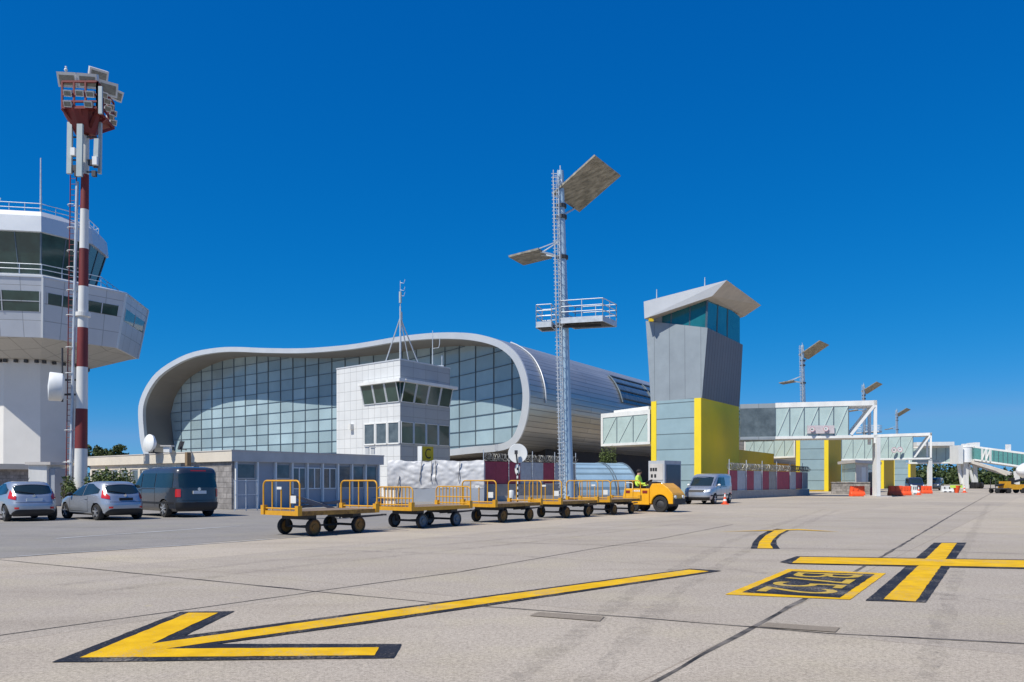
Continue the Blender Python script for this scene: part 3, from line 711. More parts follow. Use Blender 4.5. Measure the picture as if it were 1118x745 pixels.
for x0 in (.14, 1.08):
    mb.box((x0+.12, -.657, .96), (.26, .012, .13))
mb.build('warning_sticker', mat('sticker_maroon', (.22, .02, .015), .5), tug)
mb = MB()
for k in range(5): mb.box((.56+k*.085, -.657, 1.01), (.055, .012, .075 if k % 2 else .095))
mb.build('side_lettering', 'white', tug)
mb = MB(); 
for sg in (1, -1): mb.lathe((2.655, sg*.42, .72), (1, 0, 0), [(.09, 0), (.09, .05), (.04, .07)], 14)
mb.build('headlight', 'clearlens', tug, smooth=40)
mb = MB(); mb.bar((.05, 0, .42), (-.25, 0, .42), .07); mb.build('tow_hitch', 'dark_steel', tug)

# driver
def skin_body(name, verts, edges, rad, loc, rz, label, zones):
    me = bpy.data.meshes.new(name); me.from_pydata(verts, edges, []); me.update()
    o = bpy.data.objects.new(name, me); col.objects.link(o)
    sk = o.modifiers.new('skin', 'SKIN'); su = o.modifiers.new('sub', 'SUBSURF'); su.levels = su.render_levels = 2
    for i, r in enumerate(rad):
        d = me.skin_vertices[0].data[i]; d.radius = (r, r) if not isinstance(r, tuple) else r; d.use_root = (i == 0)
    bpy.context.view_layer.update(); dg = bpy.context.evaluated_depsgraph_get()
    nm = bpy.data.meshes.new_from_object(o.evaluated_get(dg)); o.modifiers.clear(); o.data = nm
    nm.materials.clear()
    for k in ('hiviz', 'navycloth', 'skin'): nm.materials.append(M[k])
    for p in nm.polygons: p.material_index = zones(p.center)
    nm.polygons.foreach_set('use_smooth', [True]*len(nm.polygons))
    o.location = loc; o.rotation_euler = (0, 0, rz); WM[o] = Matrix.Translation(loc) @ Matrix.Rotation(rz, 4, 'Z')
    return tag(o, label, 'person')
vv = [(0, 0, .10), (.0, 0, .32), (.03, 0, .50), (.05, 0, .585), (.07, 0, .70), (.075, 0, .80),
      (.02, .19, .47), (.10, .25, .22), (.36, .17, .20), (.45, .15, .21), (.02, -.19, .47), (.10, -.25, .22), (.36, -.17, .20), (.45, -.15, .21),
      (.05, .10, .09), (.46, .14, .13), (.52, .14, -.28), (.64, .14, -.33), (.05, -.10, .09), (.46, -.14, .13), (.52, -.14, -.28), (.64, -.14, -.33), (.165, 0, .69)]
ee = [(0, 1), (1, 2), (2, 3), (3, 4), (4, 5), (2, 6), (6, 7), (7, 8), (8, 9), (2, 10), (10, 11), (11, 12), (12, 13), (0, 14), (14, 15), (15, 16), (16, 17), (0, 18), (18, 19), (19, 20), (20, 21), (4, 22)]
rr_ = [.15, .16, .14, .06, .098, .08, .085, .06, .045, .035, .085, .06, .045, .035, .095, .075, .055, .045, .095, .075, .055, .045, .022]
for sg, hi in ((1, 9), (-1, 13)):                       # five short fingers closing on the wheel
    for k in range(4):
        y = sg*.15+(k-1.5)*.021; vv += [(.50, y, .225), (.525, y, .20)]; n = len(vv); ee += [(hi, n-2), (n-2, n-1)]; rr_ += [.011, .009]
    vv += [(.47, sg*.105, .24), (.495, sg*.10, .235)]; n = len(vv); ee += [(hi, n-2), (n-2, n-1)]; rr_ += [.013, .010]
def zone(c):
    if c.z > .575 or (c.x > .39 and .15 < c.z < .28 and abs(c.y) < .24 and c.z > .165): return 2
    return 0 if c.z > .13 or (c.z > .1 and c.x < .1) else 1
drv = skin_body('person', vv, ee, rr_, tug.matrix_world @ Vector((0, 0, 0)) if False else WM[tug] @ Vector((.52, -.10, 1.12)), heading(ht)+R(12), 'seated tug driver in yellow green hi-vis jacket and dark cap', zone)
drv.scale = (1.12, 1.30, 1.12)
mb = MB(); mb.ball((.055, 0, .755), (.118, .108, .085), 14); mb.prism([(.12, -.07, .745), (.22, -.05, .735), (.22, .05, .735), (.12, .07, .745)], (0, 0, .015)); hr = mb.build('cap', 'hair', drv, smooth=60)
mb = MB()
for sg in (1, -1): mb.ball((.160, sg*.035, .715), (.010, .014, .008), 8)
mb.build('eye', 'black', drv)
# ------------------------------------------------------------------ low office
o0 = Vector((-14.42, 41, 0)); pR = o0+A*11.3; pL = o0+B*18.8; pX = pR+B*18.8
off = thing('office_building', 'low flat roofed office with cream and grey fascia behind the charcoal van', 'building', o0)
ZT = 3.05
def wallbox(mb, pts, z0, z1, mi=0): mb.prism([xy(p, z0) for p in pts], (0, 0, z1-z0), mi)
def inset(pts, d):
    c = sum(pts, Vector())/len(pts); out = []
    n = len(pts)
    for i in range(n):
        a, b, e = pts[i-1], pts[i], pts[(i+1) % n]
        d1 = (b-a).normalized(); d2 = (e-b).normalized(); n1 = Vector((-d1.y, d1.x, 0)); n2 = Vector((-d2.y, d2.x, 0))
        if n1.dot(c-b) < 0: n1 = -n1
        if n2.dot(c-b) < 0: n2 = -n2
        s = (n1+n2); out.append(b+s*(d/(1+n1.dot(n2))))
    return out
foot = [o0, pR, pX, pL]
fin = inset(foot, .22)
mb = MB(); wallbox(mb, fin, 0, 2.5); mb.build('wall', 'bluewall', off, world=True)
mb = MB(); wallbox(mb, foot, 2.5, ZT); ob = mb.build('roof', ['greyfascia', 'beige'], off, world=True)
for p in ob.data.polygons:
    if p.normal.dot(Vector((-.66, -.75, 0))) > .9: p.material_index = 1
mb = MB(); wallbox(mb, inset(foot, -.03), ZT, ZT+.05); mb.build('coping', 'greyfascia', off, world=True)
wr0, wr1 = fin[0], fin[1]
bays = [.1, 1.45, 2.65, 3.8, 4.9, 6.05, 7.25, 8.4, 9.55, 10.7]
mb = MB(); mb.panel(wr0, wr1, -.12, .10, 0, 2.5, .03); mb.build('stone_quoin', 'stone', off, world=True)
for k, u in enumerate(bays):
    mb = MB(); mb.panel(wr0, wr1, u-.05, u+.05, 0, 2.497, .16); mb.build('pilaster', 'white', off, world=True)
for k in range(9):
    u0, u1 = bays[k]+.09, bays[k+1]-.09
    if k == 1: continue
    if k in (3, 4, 5):
        mb = MB()
        for a, b in ((u0, u0+.05), (u1-.05, u1), ((u0+u1)/2-.035, (u0+u1)/2+.035)): mb.panel(wr0, wr1, a, b, 1.02, 2.25, .06)
        mb.panel(wr0, wr1, u0+.05, u1-.05, 1.02, 1.08, .055); mb.panel(wr0, wr1, u0+.05, u1-.05, 2.19, 2.25, .055)
        fr = mb.build('window', 'white', off, world=True)
        mb = MB(); mb.panel(wr0, wr1, u0+.05, u1-.05, 1.08, 2.19, .02); mb.build('pane', 'wglass', fr, world=True)
    else:
        z0 = 1.65 if k in (0, 2) else 1.1
        mb = MB(); mb.panel(wr0, wr1, u0, u1, z0-.06, z0, .06); mb.panel(wr0, wr1, u0, u0+.05, z0, 2.35, .05); mb.panel(wr0, wr1, u1-.05, u1, z0, 2.35, .05); fr = mb.build('window', 'greyfascia', off, world=True)
        mb = MB(); mb.panel(wr0, wr1, u0+.05, u1-.05, z0, 2.35, .02); mb.build('pane', 'wglass', fr, world=True)
wl0, wl1 = fin[3], fin[0]; WL = (wl1-wl0).length
mb = MB(); mb.panel(wl0, wl1, WL-5.6, WL, 0, 2.5, .06); mb.build('stone_wall', 'stone', off, world=True)
mb = MB(); mb.panel(wl0, wl1, 0, WL-5.6, 0, 1.0, .05); mb.panel(wl0, wl1, 0, WL-5.6, 2.2, 2.5, .04); mb.build('cream_wall', 'beige', off, world=True)
for k in range(9):
    u = .4+k*1.45
    mb = MB(); mb.panel(wl0, wl1, u-.14, u+.14, 1.0, 2.2, .16); mb.build('pilaster', 'beige', off, world=True)
    if k < 8:
        mb = MB(); mb.panel(wl0, wl1, u+.2, u+1.25, 1.05, 1.15, .07); mb.panel(wl0, wl1, u+.2, u+.28, 1.15, 2.1, .06); mb.panel(wl0, wl1, u+1.17, u+1.25, 1.15, 2.1, .06); fr = mb.build('window', 'white', off, world=True)
        mb = MB(); mb.panel(wl0, wl1, u+.28, u+1.17, 1.15, 2.12, .02); mb.build('pane', 'wglass', fr, world=True)
# roof things
dsh = thing('satellite_dish', 'large white drum faced dish standing on the low office roof, left end', 'satellite dish', W(164, 497.6, 46) - Vector((0, 0, 0)))
dz = ZP(487, 46)-ZT; dsh.location = (dsh.location.x, 46, ZT+.05); WM[dsh] = Matrix.Translation(dsh.location)
ax = Vector((-.55, -.83, .12)).normalized()
mb = MB(); mb.lathe(Vector((0, 0, .55))-ax*.05, ax, [(.05, -.22), (.30, -.16), (.50, .02), (.52, .16), (.50, .18), (.05, .26)], 28); mb.build('reflector', 'white', dsh, smooth=40)
mb = MB(); mb.cyl((.12, .18, 0), (.12, .18, .95), .04); mb.bar((.12, .18, .06), (.6, .4, .0), .04); mb.bar((.12, .18, .5), (0.02, .05, .55), .08); mb.box((.12, .18, .02), (.4, .4, .05)); mb.build('bracket', 'dark_steel', dsh)
vent = thing('roof_vent', 'white roof vent box with flat dark cap beside the drum dish', 'roof vent', (W(183, 0, 45).x, 45, ZT+.05))
mb = MB(); mb.box((0, 0, .16), (.34, .34, .32)); mb.build('box', 'white', vent)
mb = MB(); mb.box((0, 0, .36), (.62, .5, .07)); mb.build('cap', 'greyfascia', vent)
fl = thing('roof_floodlight', 'dark tilted floodlight on the office roof edge near the corner', 'floodlight', (W(196, 0, 43.3).x, 43.3, ZT+.05))
mb = MB(); mb.obox((-.04, -.2, .10), (.10, 0, .0), (0, .4, 0), (.14, 0, .44)); mb.build('lamp_head', 'dark_steel', fl)
mb = MB(); mb.cyl((.1, 0, 0), (.1, 0, .25), .03); mb.tube([(.1, 0, .12), (.32, -.1, .10), (.45, -.2, .06)], .03); mb.build('bracket', 'dark_steel', fl)
ob = MB(); ob.box((W(206, 0, 42.75).x, 42.66, 2.66), (.26, .22, .72), heading(B)); bx = ob.build('junction_box', mat('brown_box', (.22, .15, .08), .7), recalc=True); tag(bx, 'brown box fixed over the cream roof edge near the office corner', 'box')
for k, (px, hgt) in enumerate(((401, .45), (407, .40))):
    p = W(px, 0, 48.2); q = MB(); q.box((p.x, 48.2, ZT+.05+hgt/2), (.22, .22, hgt)); q.box((p.x, 48.2, ZT+.07+hgt), (.30, .30, .05)); tag(q.build('roof_cowl', 'offwhite'), 'small white roof cowl at the right end of the office roof, %s' % ('left of the pair' if k == 0 else 'right of the pair'), 'roof cowl', 'roof cowls on the office')

# chain link gate beside the van
gate = thing('mesh_gate', 'grey wire mesh gate between the charcoal van and the first baggage cart', 'gate', G(256, 558.5))
gp = [G(256, 558.5), G(281, 557.5)]; gl = (gp[1]-gp[0]).length; gd = (gp[1]-gp[0]).normalized()
mb = MB()
for u in (0, gl*.5, gl): mb.cyl(gp[0]+gd*u, gp[0]+gd*u+UP*1.55, .025, n=8)
for z in (.1, .8, 1.5): mb.cyl(gp[0]+UP*z, gp[1]+UP*z, .018, n=6)
fr = mb.build('frame', 'galv', gate, world=True)
mb = MB(); n = int(gl/.07)
for k in range(n+1): u = gl*k/n; mb.cyl(gp[0]+gd*u+UP*.1, gp[0]+gd*u+UP*1.5, .004, n=4)
mb.build('mesh_infill', 'galv', gate, world=True)

# ------------------------------------------------------------------ C building
c0 = Vector(((437-CX)/F*75, 75, 0)); cR = c0+A*7.5; cL = c0+B*9.9; cX = cR+B*9.9
ramp = thing('ramp_control_building', 'white tiled ramp control building with inclined windows and a roof antenna', 'building', c0)
zt = ZP(393, 75)
mb = MB(); wallbox(mb, [c0, cR, cX, cL], 0, zt); ob = mb.build('wall', ['tilewhite', 'tilegrey'], ramp, world=True)
for p in ob.data.polygons:
    if p.normal.x > .4 and p.normal.y < 0: p.material_index = 1
mb = MB(); wallbox(mb, inset([c0, cR, cX, cL], -.05), zt, zt+.12); mb.build('coping', 'lip', ramp, world=True)
LB = 9.9
zu0, zu1 = ZP(438.5, 75), ZP(417.5, 75); zl0, zl1 = ZP(484, 75), ZP(460.5, 75)
# projecting white hood over the upper windows, and the inclined glazing
mb = MB(); mb.panel(cL, c0, LB-5.5, LB+.75, zu1, zu1+.28, .75); mb.panel(c0, cR, 0, 7.9, zu1, zu1+.28, .75); mb.build('window_hood', 'white', ramp, world=True)
def incl(p0, p1, u0, u1, z0, z1, top, bot=.04):
    p0 = xy(p0); p1 = xy(p1); d = (p1-p0).normalized(); n = Vector((d.y, -d.x, 0)); g = MB()
    a = p0+d*u0+UP*z0; g.add([a, a+d*(u1-u0), a+d*(u1-u0)+n*bot, a+n*bot, a+UP*(z1-z0), a+d*(u1-u0)+UP*(z1-z0), a+d*(u1-u0)+n*top+UP*(z1-z0), a+n*top+UP*(z1-z0)],
                            [(0, 3, 2, 1), (4, 5, 6, 7), (0, 1, 5, 4), (1, 2, 6, 5), (2, 3, 7, 6), (3, 0, 4, 7)])
    return g, (a, d, n)
def window(parent, p0, p1, u0, u1, z0, z1, top, gm, fm='lip', fw=.09):
    g, (a, d, n) = incl(p0, p1, u0, u1, z0, z1, top+.02, .06); ob = g.build('window', gm, parent, world=True)
    f = MB(); q = n*.07
    A0 = a+n*.06; A1 = a+n*(top+.02)+UP*(z1-z0)
    for s in (0, u1-u0): f.bar(A0+d*s, A1+d*s, fw)
    f.bar(A0, A0+d*(u1-u0), fw*.8); f.bar(A1, A1+d*(u1-u0), fw*.8)
    f.build('frame', fm, ob, world=True)
for k in range(3):
    u = LB-5.4+k*1.8; window(ramp, cL, c0, u+.05, u+1.72, zu0, zu1, .48, 'dkglass'); window(ramp, cL, c0, u+.05, u+1.72, zl0, zl1, .04, 'wglass', 'white', .16)
for k in range(4):
    u = k*1.85; window(ramp, c0, cR, u+.08, u+1.78, zu0, zu1, .48, 'dkglass'); window(ramp, c0, cR, u+.08, u+1.78, zl0, zl1, .04, 'dkglass', 'lip')
mb = MB(); p = cL.lerp(c0, .26); mb.panel(cL, c0, LB*.24, LB*.24+.45, ZP(468, 78), ZP(462, 78), .4); mb.build('camera_box', 'offwhite', ramp, world=True)
am = thing('antenna_mast', 'slim guyed antenna mast on the corner of the white tiled building roof', 'antenna mast', (c0.x, c0.y, zt+.12))
am.location = c0+A*.5+B*.5+UP*(zt+.12); WM[am] = Matrix.Translation(am.location)
k_ = 75.9/F
mb = MB(); mb.cyl((0, 0, 0), (0, 0, 58*k_), .10, .08, 10); mb.cyl((0, 0, 58*k_), (0, 0, 86*k_), .035, .03, 8); mb.build('pole', 'galv', am, smooth=40)
mb = MB(); mb.cyl((0, 0, 62*k_), (0, 0, 74*k_), .13, n=12); mb.cyl((.05, .1, 43*k_), (.05, .1, 52*k_), .14, n=12); mb.build('aerial_sleeve', 'antenna', am, smooth=40)
mb = MB()
for z in (70, 76, 84): mb.tube([(0, 0, z*k_), (.35, -.1, (z-1)*k_), (.45, -.1, (z+3)*k_)], .025, 6)
mb.build('dipole_arm', 'galv', am)
mb = MB()
for bx_, by_ in ((-1.6, 1.3), (1.45, 2.0), (.55, 2.3)): mb.cyl((bx_, by_, 0), (0, 0, 46*k_), .06, n=8)
mb.build('strut', 'galv', am)
wa = thing('whip_antenna', 'short whip antenna pair near the right roof edge of the white tiled building', 'antenna', c0+A*5.6+B*.8+UP*(zt+.12))
mb = MB(); mb.cyl((0, 0, 0), (0, 0, 3.6), .06, .03, 8); mb.tube([(0, 0, 1.8), (.6, .1, 1.9), (.7, .1, 2.3), (.7, .1, 2.8)], .035, 8); mb.build('whip', 'galv', wa)
mb = MB(); mb.cyl((.9, .5, 0), (.9, .5, 1.2), .05, n=8); mb.box((.45, .3, .06), (1.3, .5, .12)); mb.build('base', 'galv', wa)

# ------------------------------------------------------------------ terminal
AX = Vector((.52, .855, 0)).normalized()
_tab = {}
def Yt(px):
    y = 0.; x = 578.0; st = 1.0
    lo = px
    if px >= 578: return 80*math.exp(-.0021*(px-578))
    l = 0.
    n = int(578-px)+1; dx = (578-px)/n
    for i in range(n):
        q = 578-(i+.5)*dx
        k = .0021 if q > 490 else (.00134 if q < 367 else .00134+(.0021-.00134)*(q-367)/123)
        l += k*dx
    return 80*math.exp(l)
OUT = [(162, 505), (156, 490), (153.4, 474), (152, 452.7), (153.4, 439), (160, 423), (172, 407), (191, 393.7), (212.5, 384.6), (239, 379.9), (261, 379.2), (287.6, 380.3), (322.5, 380.8), (349, 379.7),
       (381.6, 376.8), (408, 372.8), (432, 368.6), (457, 365.4), (481, 363.6), (507.8, 363.8), (528, 366.5), (548, 373), (563, 384), (571.6, 397), (577, 413), (579.3, 431), (577.9, 451), (573.3, 469), (566.6, 482), (556, 490), (540, 493.5), (520, 495), (491, 498)]
def smoothloop(P, n=3):
    out = []
    for i in range(len(P)-1):
        p0 = P[max(i-1, 0)]; p1 = P[i]; p2 = P[i+1]; p3 = P[min(i+2, len(P)-1)]
        for k in range(n):
            t = k/n; out.append(tuple(.5*((2*b)+(-a+c)*t+(2*a-5*b+4*c-d)*t*t+(-a+3*b-3*c+d)*t**3) for a, b, c, d in zip(p0, p1, p2, p3)))
    out.append(P[-1]); return out
OUTS = smoothloop(OUT, 3)+[(430, 502), (360, 506), (280, 508), (220, 508), (180, 507)]
NO = len(OUTS)
def inner(P, d=(6., 6.)):
    out = []
    n = len(P)
    for i in range(n):
        a = P[i-1]; b = P[(i+1) % n]; tx, ty = b[0]-a[0], b[1]-a[1]; l = math.hypot(tx, ty)
        w_ = 5.2 if P[i][0] < 420 else 5.2+2.3*min(1, (P[i][0]-420)/100)
        out.append((P[i][0]-ty/l*w_, P[i][1]+tx/l*w_))
    return out
INS = inner(OUTS)
def w3(p): return W(p[0], p[1], Yt(p[0]))
O3 = [w3(p) for p in OUTS]; I3 = [w3(p) for p in INS]
arc_ = [0.]
for i in range(1, NO+1): arc_.append(arc_[-1]+(O3[i % NO]-O3[i-1]).length)
term = thing('terminal_building', 'metal clad terminal with a wave shaped roof rim around a curved glass front', 'building', (O3[0].x, O3[0].y, 0))
LEN = 135.; segs = [0, 1.2, 10, 25, 45, 70, 100, LEN]
mb = MB()
for i in range(NO):
    j = (i+1) % NO
    for a, b in zip(segs[:-1], segs[1:]):
        mb.add([O3[i]+AX*a, O3[j]+AX*a, O3[j]+AX*b, O3[i]+AX*b], [(0, 1, 2, 3)], 0, [[(a, arc_[i]), (a, arc_[i+1]), (b, arc_[i+1]), (b, arc_[i])]])
import bmesh
def weld(o, d=.001):
    bm = bmesh.new(); bm.from_mesh(o.data); bmesh.ops.remove_doubles(bm, verts=bm.verts, dist=d); bm.to_mesh(o.data); bm.free()
    o.data.polygons.foreach_set('use_smooth', [True]*len(o.data.polygons)); o.data.set_sharp_from_angle(angle=R(40))
ob = mb.build('roof_shell', 'shell', term, world=True); weld(ob)
mb = MB()
back = AX*.25
for i in range(NO):
    j = (i+1) % NO
    mb.quad(O3[i]-back, O3[j]-back, I3[j]-back, I3[i]-back); mb.quad(O3[i]-back, O3[i], O3[j], O3[j]-back); mb.quad(I3[i]-back, I3[j]-back, I3[j]+AX*.4, I3[i]+AX*.4)
ob = mb.build('rim', 'lip', term, world=True); weld(ob)
mb = MB(); GD = 6.3
for i in range(NO):
    j = (i+1) % NO; mb.quad(I3[i]+AX*.4, I3[j]+AX*.4, I3[j]+AX*GD, I3[i]+AX*GD)
ob = mb.build('soffit', mat('soffit_lining', (.24, .225, .205), .6, .1, var=.08, scale=.2), term, world=True); weld(ob)
# glass front: columns of equal plan length
top = [p for p in INS]; li = min(range(NO), key=lambda i: INS[i][0]); ri = max(range(NO), key=lambda i: INS[i][0])
upper = INS[li:ri+1]; lower = INS[ri:]+INS[:li+1]; lower = lower[::-1]
def ev(chain, px):
    best = None
    for a, b in zip(chain[:-1], chain[1:]):
        if min(a[0], b[0]) <= px <= max(a[0], b[0]) and abs(b[0]-a[0]) > 1e-6:
            t = (px-a[0])/(b[0]-a[0]); return a[1]+(b[1]-a[1])*t
    return chain[-1][1] if abs(chain[-1][0]-px) < abs(chain[0][0]-px) else chain[0][1]
pxs = []; px = INS[ri][0]-.05; pend = INS[li][0]+.05; pl = []
N_ = 400; fine = [px+(pend-px)*k/N_ for k in range(N_+1)]
pos = [xy(W(q, 525, Yt(q))) for q in fine]; acc = [0.]
for a, b in zip(pos[:-1], pos[1:]): acc.append(acc[-1]+(b-a).length)
STEP = 3.3; cols = []; nxt = 0.
for k, s in enumerate(acc):
    if s >= nxt: cols.append(fine[k]); nxt += 4.4 if fine[k] > 480 else 3.7
cols.append(fine[-1])
sub = []
for a, b in zip(cols[:-1], cols[1:]): sub += [a, (a*2+b)/3, (a+2*b)/3]
sub.append(cols[-1])
SH = AX*6.0
def zr(px): Y = Yt(px); return ZP(ev(lower, px), Y), ZP(ev(upper, px), Y)
mb = MB(); vz = lambda z: (z-4.2)/1.85
for k, (a, b) in enumerate(zip(sub[:-1], sub[1:])):
    za, zb = zr(a), zr(b); pa, pb = xy(W(a, 525, Yt(a)))+SH, xy(W(b, 525, Yt(b)))+SH
    u0, u1 = k/3, (k+1)/3
    mb.add([pa+UP*za[0], pb+UP*zb[0], pb+UP*zb[1], pa+UP*za[1]], [(0, 1, 2, 3)], 0, [[(u0, vz(za[0])), (u1, vz(zb[0])), (u1, vz(zb[1])), (u0, vz(za[1]))]])
gl_ = mb.build('glass_front', 'facade', term, world=True, recalc=False)
for p in gl_.data.polygons:
    if p.normal.y > 0: p.flip()
mb = MB()
for q in cols[1:-1]:
    z0, z1 = zr(q); p = xy(W(q, 525, Yt(q)))+SH; mb.obox(p-Vector((.05, .16, -z0)), (.10, 0, 0), (0, .2, 0), UP*(z1-z0))
zlev = [4.2+k*1.85 for k in range(14)]
for a, b in zip(sub[:-1], sub[1:]):
    za, zb = zr(a), zr(b); pa, pb = xy(W(a, 525, Yt(a)))+SH-AX*.06, xy(W(b, 525, Yt(b)))+SH-AX*.06
    for z in zlev:
        if max(za[0], zb[0]) < z < min(za[1], zb[1]): mb.bar(pa+UP*z, pb+UP*z, .09, .08)
mb.build('mullion_grid', 'mullion', gl_, world=True)
# recessed ground floor and dark strip window on the flank
low_pts = [xy(w3(p)) for p in [(560, 490), (520, 495), (430, 502), (300, 508), (175, 507)]]
mb = MB(); fl_ = [p+AX*7 for p in low_pts]; bk = [p+AX*60 for p in low_pts[::-1]]
mb.prism([xy(p, 0) for p in fl_+bk], (0, 0, 5.2)); mb.build('ground_floor', 'blackvoid', term, world=True)
iw = [i for i in range(NO) if 556 <= OUTS[i][0] <= 580 and 381 <= OUTS[i][1] <= 424]
mb = MB(); cen = sum(O3, Vector())/NO
def outn(i):
    t = (O3[(i+1) % NO]-O3[i-1]); n = t.cross(AX).normalized(); c = w3((500, 440))-O3[i]
    return n if n.dot(c) < 0 else -n
for a, b in zip(iw[:-1], iw[1:]):
    for s, e in ((23+.0*(a-iw[0]), 60), (60, 125)):
        mb.quad(O3[a]+outn(a)*.12+AX*s, O3[b]+outn(b)*.12+AX*s, O3[b]+outn(b)*.12+AX*e, O3[a]+outn(a)*.12+AX*e)
sw = mb.build('strip_window', 'wglass', term, world=True)
mb = MB()
for a in iw[::2]:
    mb.bar(O3[a]+outn(a)*.16+AX*23, O3[a]+outn(a)*.16+AX*125, .22, .12)
for s in (23, 34, 45, 56, 67): mb.tube([O3[a]+outn(a)*.18+AX*s for a in iw], .10, 6)
mb.build('louvre', 'mullion', sw, world=True)
ig = [i for i in range(NO) if OUTS[i][0] > 540 and 369 <= OUTS[i][1] <= 440]
mb = MB(); mb.tube([O3[i]+outn(i)*.10+AX*3.0 for i in ig], .07, 8); mb.build('gutter', 'lip', term, world=True, smooth=50)

# ------------------------------------------------------------------ pier tower with yellow base
t0 = Vector(((766-CX)/F*75, 75, 0)); TL = Vector((-.745, .667, 0)).normalized()
tL, tR = t0+TL*5.45, t0+A*11.0; tX = tR+TL*5.45
pt = thing('pier_tower', 'flared grey tower with teal glass top on a yellow and glass base', 'tower', t0)
zy = ZP(434.5, 75)
mb = MB(); wallbox(mb, inset([t0, tR, tX, tL], .02), 0, zy); mb.build('base_wall', 'towyellow', pt, world=True)
BLn = (t0-tL).length
mb = MB(); mb.panel(tL, t0, 0, .58, 0, zy, .10); mb.panel(tL, t0, BLn-.72, BLn, 0, zy, .10); mb.build('yellow_pier', 'towyellow', pt, world=True)
mb = MB(); mb.panel(tL, t0, .58, BLn-.72, 0.2, zy-.003, .05); mb.build('window', 'slatglass', pt, world=True)
# upper, flaring block: bottom ring and top ring
zb_ = zy
Bq = [t0+Vector((.0, -.12, 0)), tR+A*.05, tX, tL+TL*.1]
def wp(px, py, Y): return W(px, py, Y)
Tq = [W(772.5, 358, 74.4), W(811, 376.5, 85.3), None, W(705, 350.5, 78.2)]
def onplane(px, py, a, b, c):
    n = (b-a).cross(c-a); o_ = Vector((0, 0, H)); d = Vector(((px-CX)/F, 1, (HY-py)/F)); return o_+d*((a-o_).dot(n)/d.dot(n))
_b = [xy(p, zy) for p in Bq]
Tq[1] = onplane(811, 376.5, _b[0], _b[1], Tq[0]); Tq[3] = onplane(705, 350.5, _b[0], _b[3], Tq[0])
Tq[2] = Tq[1]+(Tq[3]-Tq[0])*1.0
ring0 = [xy(p, zb_) for p in Bq]; ring1 = Tq
mb = MB(); n = 4
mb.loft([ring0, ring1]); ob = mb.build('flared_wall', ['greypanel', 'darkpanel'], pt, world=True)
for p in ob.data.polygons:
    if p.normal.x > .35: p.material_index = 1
# glass storey
ri = inset(ring1, .25)
def zr_of(q): return q
Gt = [W(776.5, 321.5, 74.8), W(812.5, 345, 85.2), None, W(714, 346.5, 77.9)]
ringg0 = [p.copy() for p in ri]; ringg1 = [ri[0]+UP*3.45+Vector((.15, 0, 0)), ri[1]+UP*2.9, ri[2]+UP*1.4, ri[3]+UP*.7]
mb = MB(); mb.loft([ringg0, ringg1]); gg = mb.build('glass_storey', 'teal', pt, world=True)
mb = MB()
for t in (.40, .72):
    a = ringg0[3].lerp(ringg0[0], t); b = ringg1[3].lerp(ringg1[0], t); mb.bar(a, b, .10)
for t in (.3, .6): mb.bar(ringg0[0].lerp(ringg0[1], t), ringg1[0].lerp(ringg1[1], t), .09)
mb.bar(ringg0[0], ringg1[0], .16)
mb.build('glazing_bar', 'mullion', gg, world=True)
mb = MB(); a = ringg0[3]; b = ringg1[3]; c_ = ringg0[3].lerp(ringg0[0], .24); d_ = ringg1[3].lerp(ringg1[0], .24); nn = Vector((-.66, -.75, 0))*.06
mb.add([a+nn, c_+nn, d_+nn, b+nn, a-nn, c_-nn, d_-nn, b-nn], [(0, 1, 2, 3), (7, 6, 5, 4), (0, 4, 5, 1), (1, 5, 6, 2), (2, 6, 7, 3), (3, 7, 4, 0)]); mb.build('infill_panel', 'greypanel', gg, world=True)
# roof: thick inclined slab folded up at the front right
e0, e1 = W(702.8, 329.5, 77.6), W(793.5, 306, 72.6)           # top edge, left face
f0, f1 = W(703.6, 348, 77.6), W(777.5, 323.5, 73.6)           # bottom edge, left face
r1 = W(831, 333.5, 83.5); s1_ = W(812.5, 346, 85.0)           # right end of the front fold, top and underside
bk_ = W(740, 345, 92)
roof = MB()
deep = (r1-e1)
e0b = e0+deep*1.0; f0b = f0+(s1_-f1)*1.0
vsr = [f0, f1, e1, e0, f0b, s1_, r1, e0b]
roof.add(vsr, [(0, 1, 2, 3), (7, 6, 5, 4), (0, 4, 5, 1), (1, 5, 6, 2), (2, 6, 7, 3), (3, 7, 4, 0)])
ob = roof.build('roof', ['roofmetal', 'soffitgrey'], pt, world=True)
for p in ob.data.polygons:
    if p.normal.z < -.25 or p.normal.x > .6: p.material_index = 1
mb = MB()
for px_, py0, py1, Y in ((717, 326.5, 316, 77), (769.5, 312.5, 303, 74.2)): mb.cyl(W(px_, py0+1.5, Y+.4), W(px_, py1, Y+.4), .06, .04, 8)
mb.build('lightning_rod', 'galv', pt, world=True)
mb = MB(); mb.box(W(710.5, 350, 77.6)+Vector((0, -.15, 0)), (.45, .3, .28)); mb.build('lamp', 'signyellow', pt, world=True)

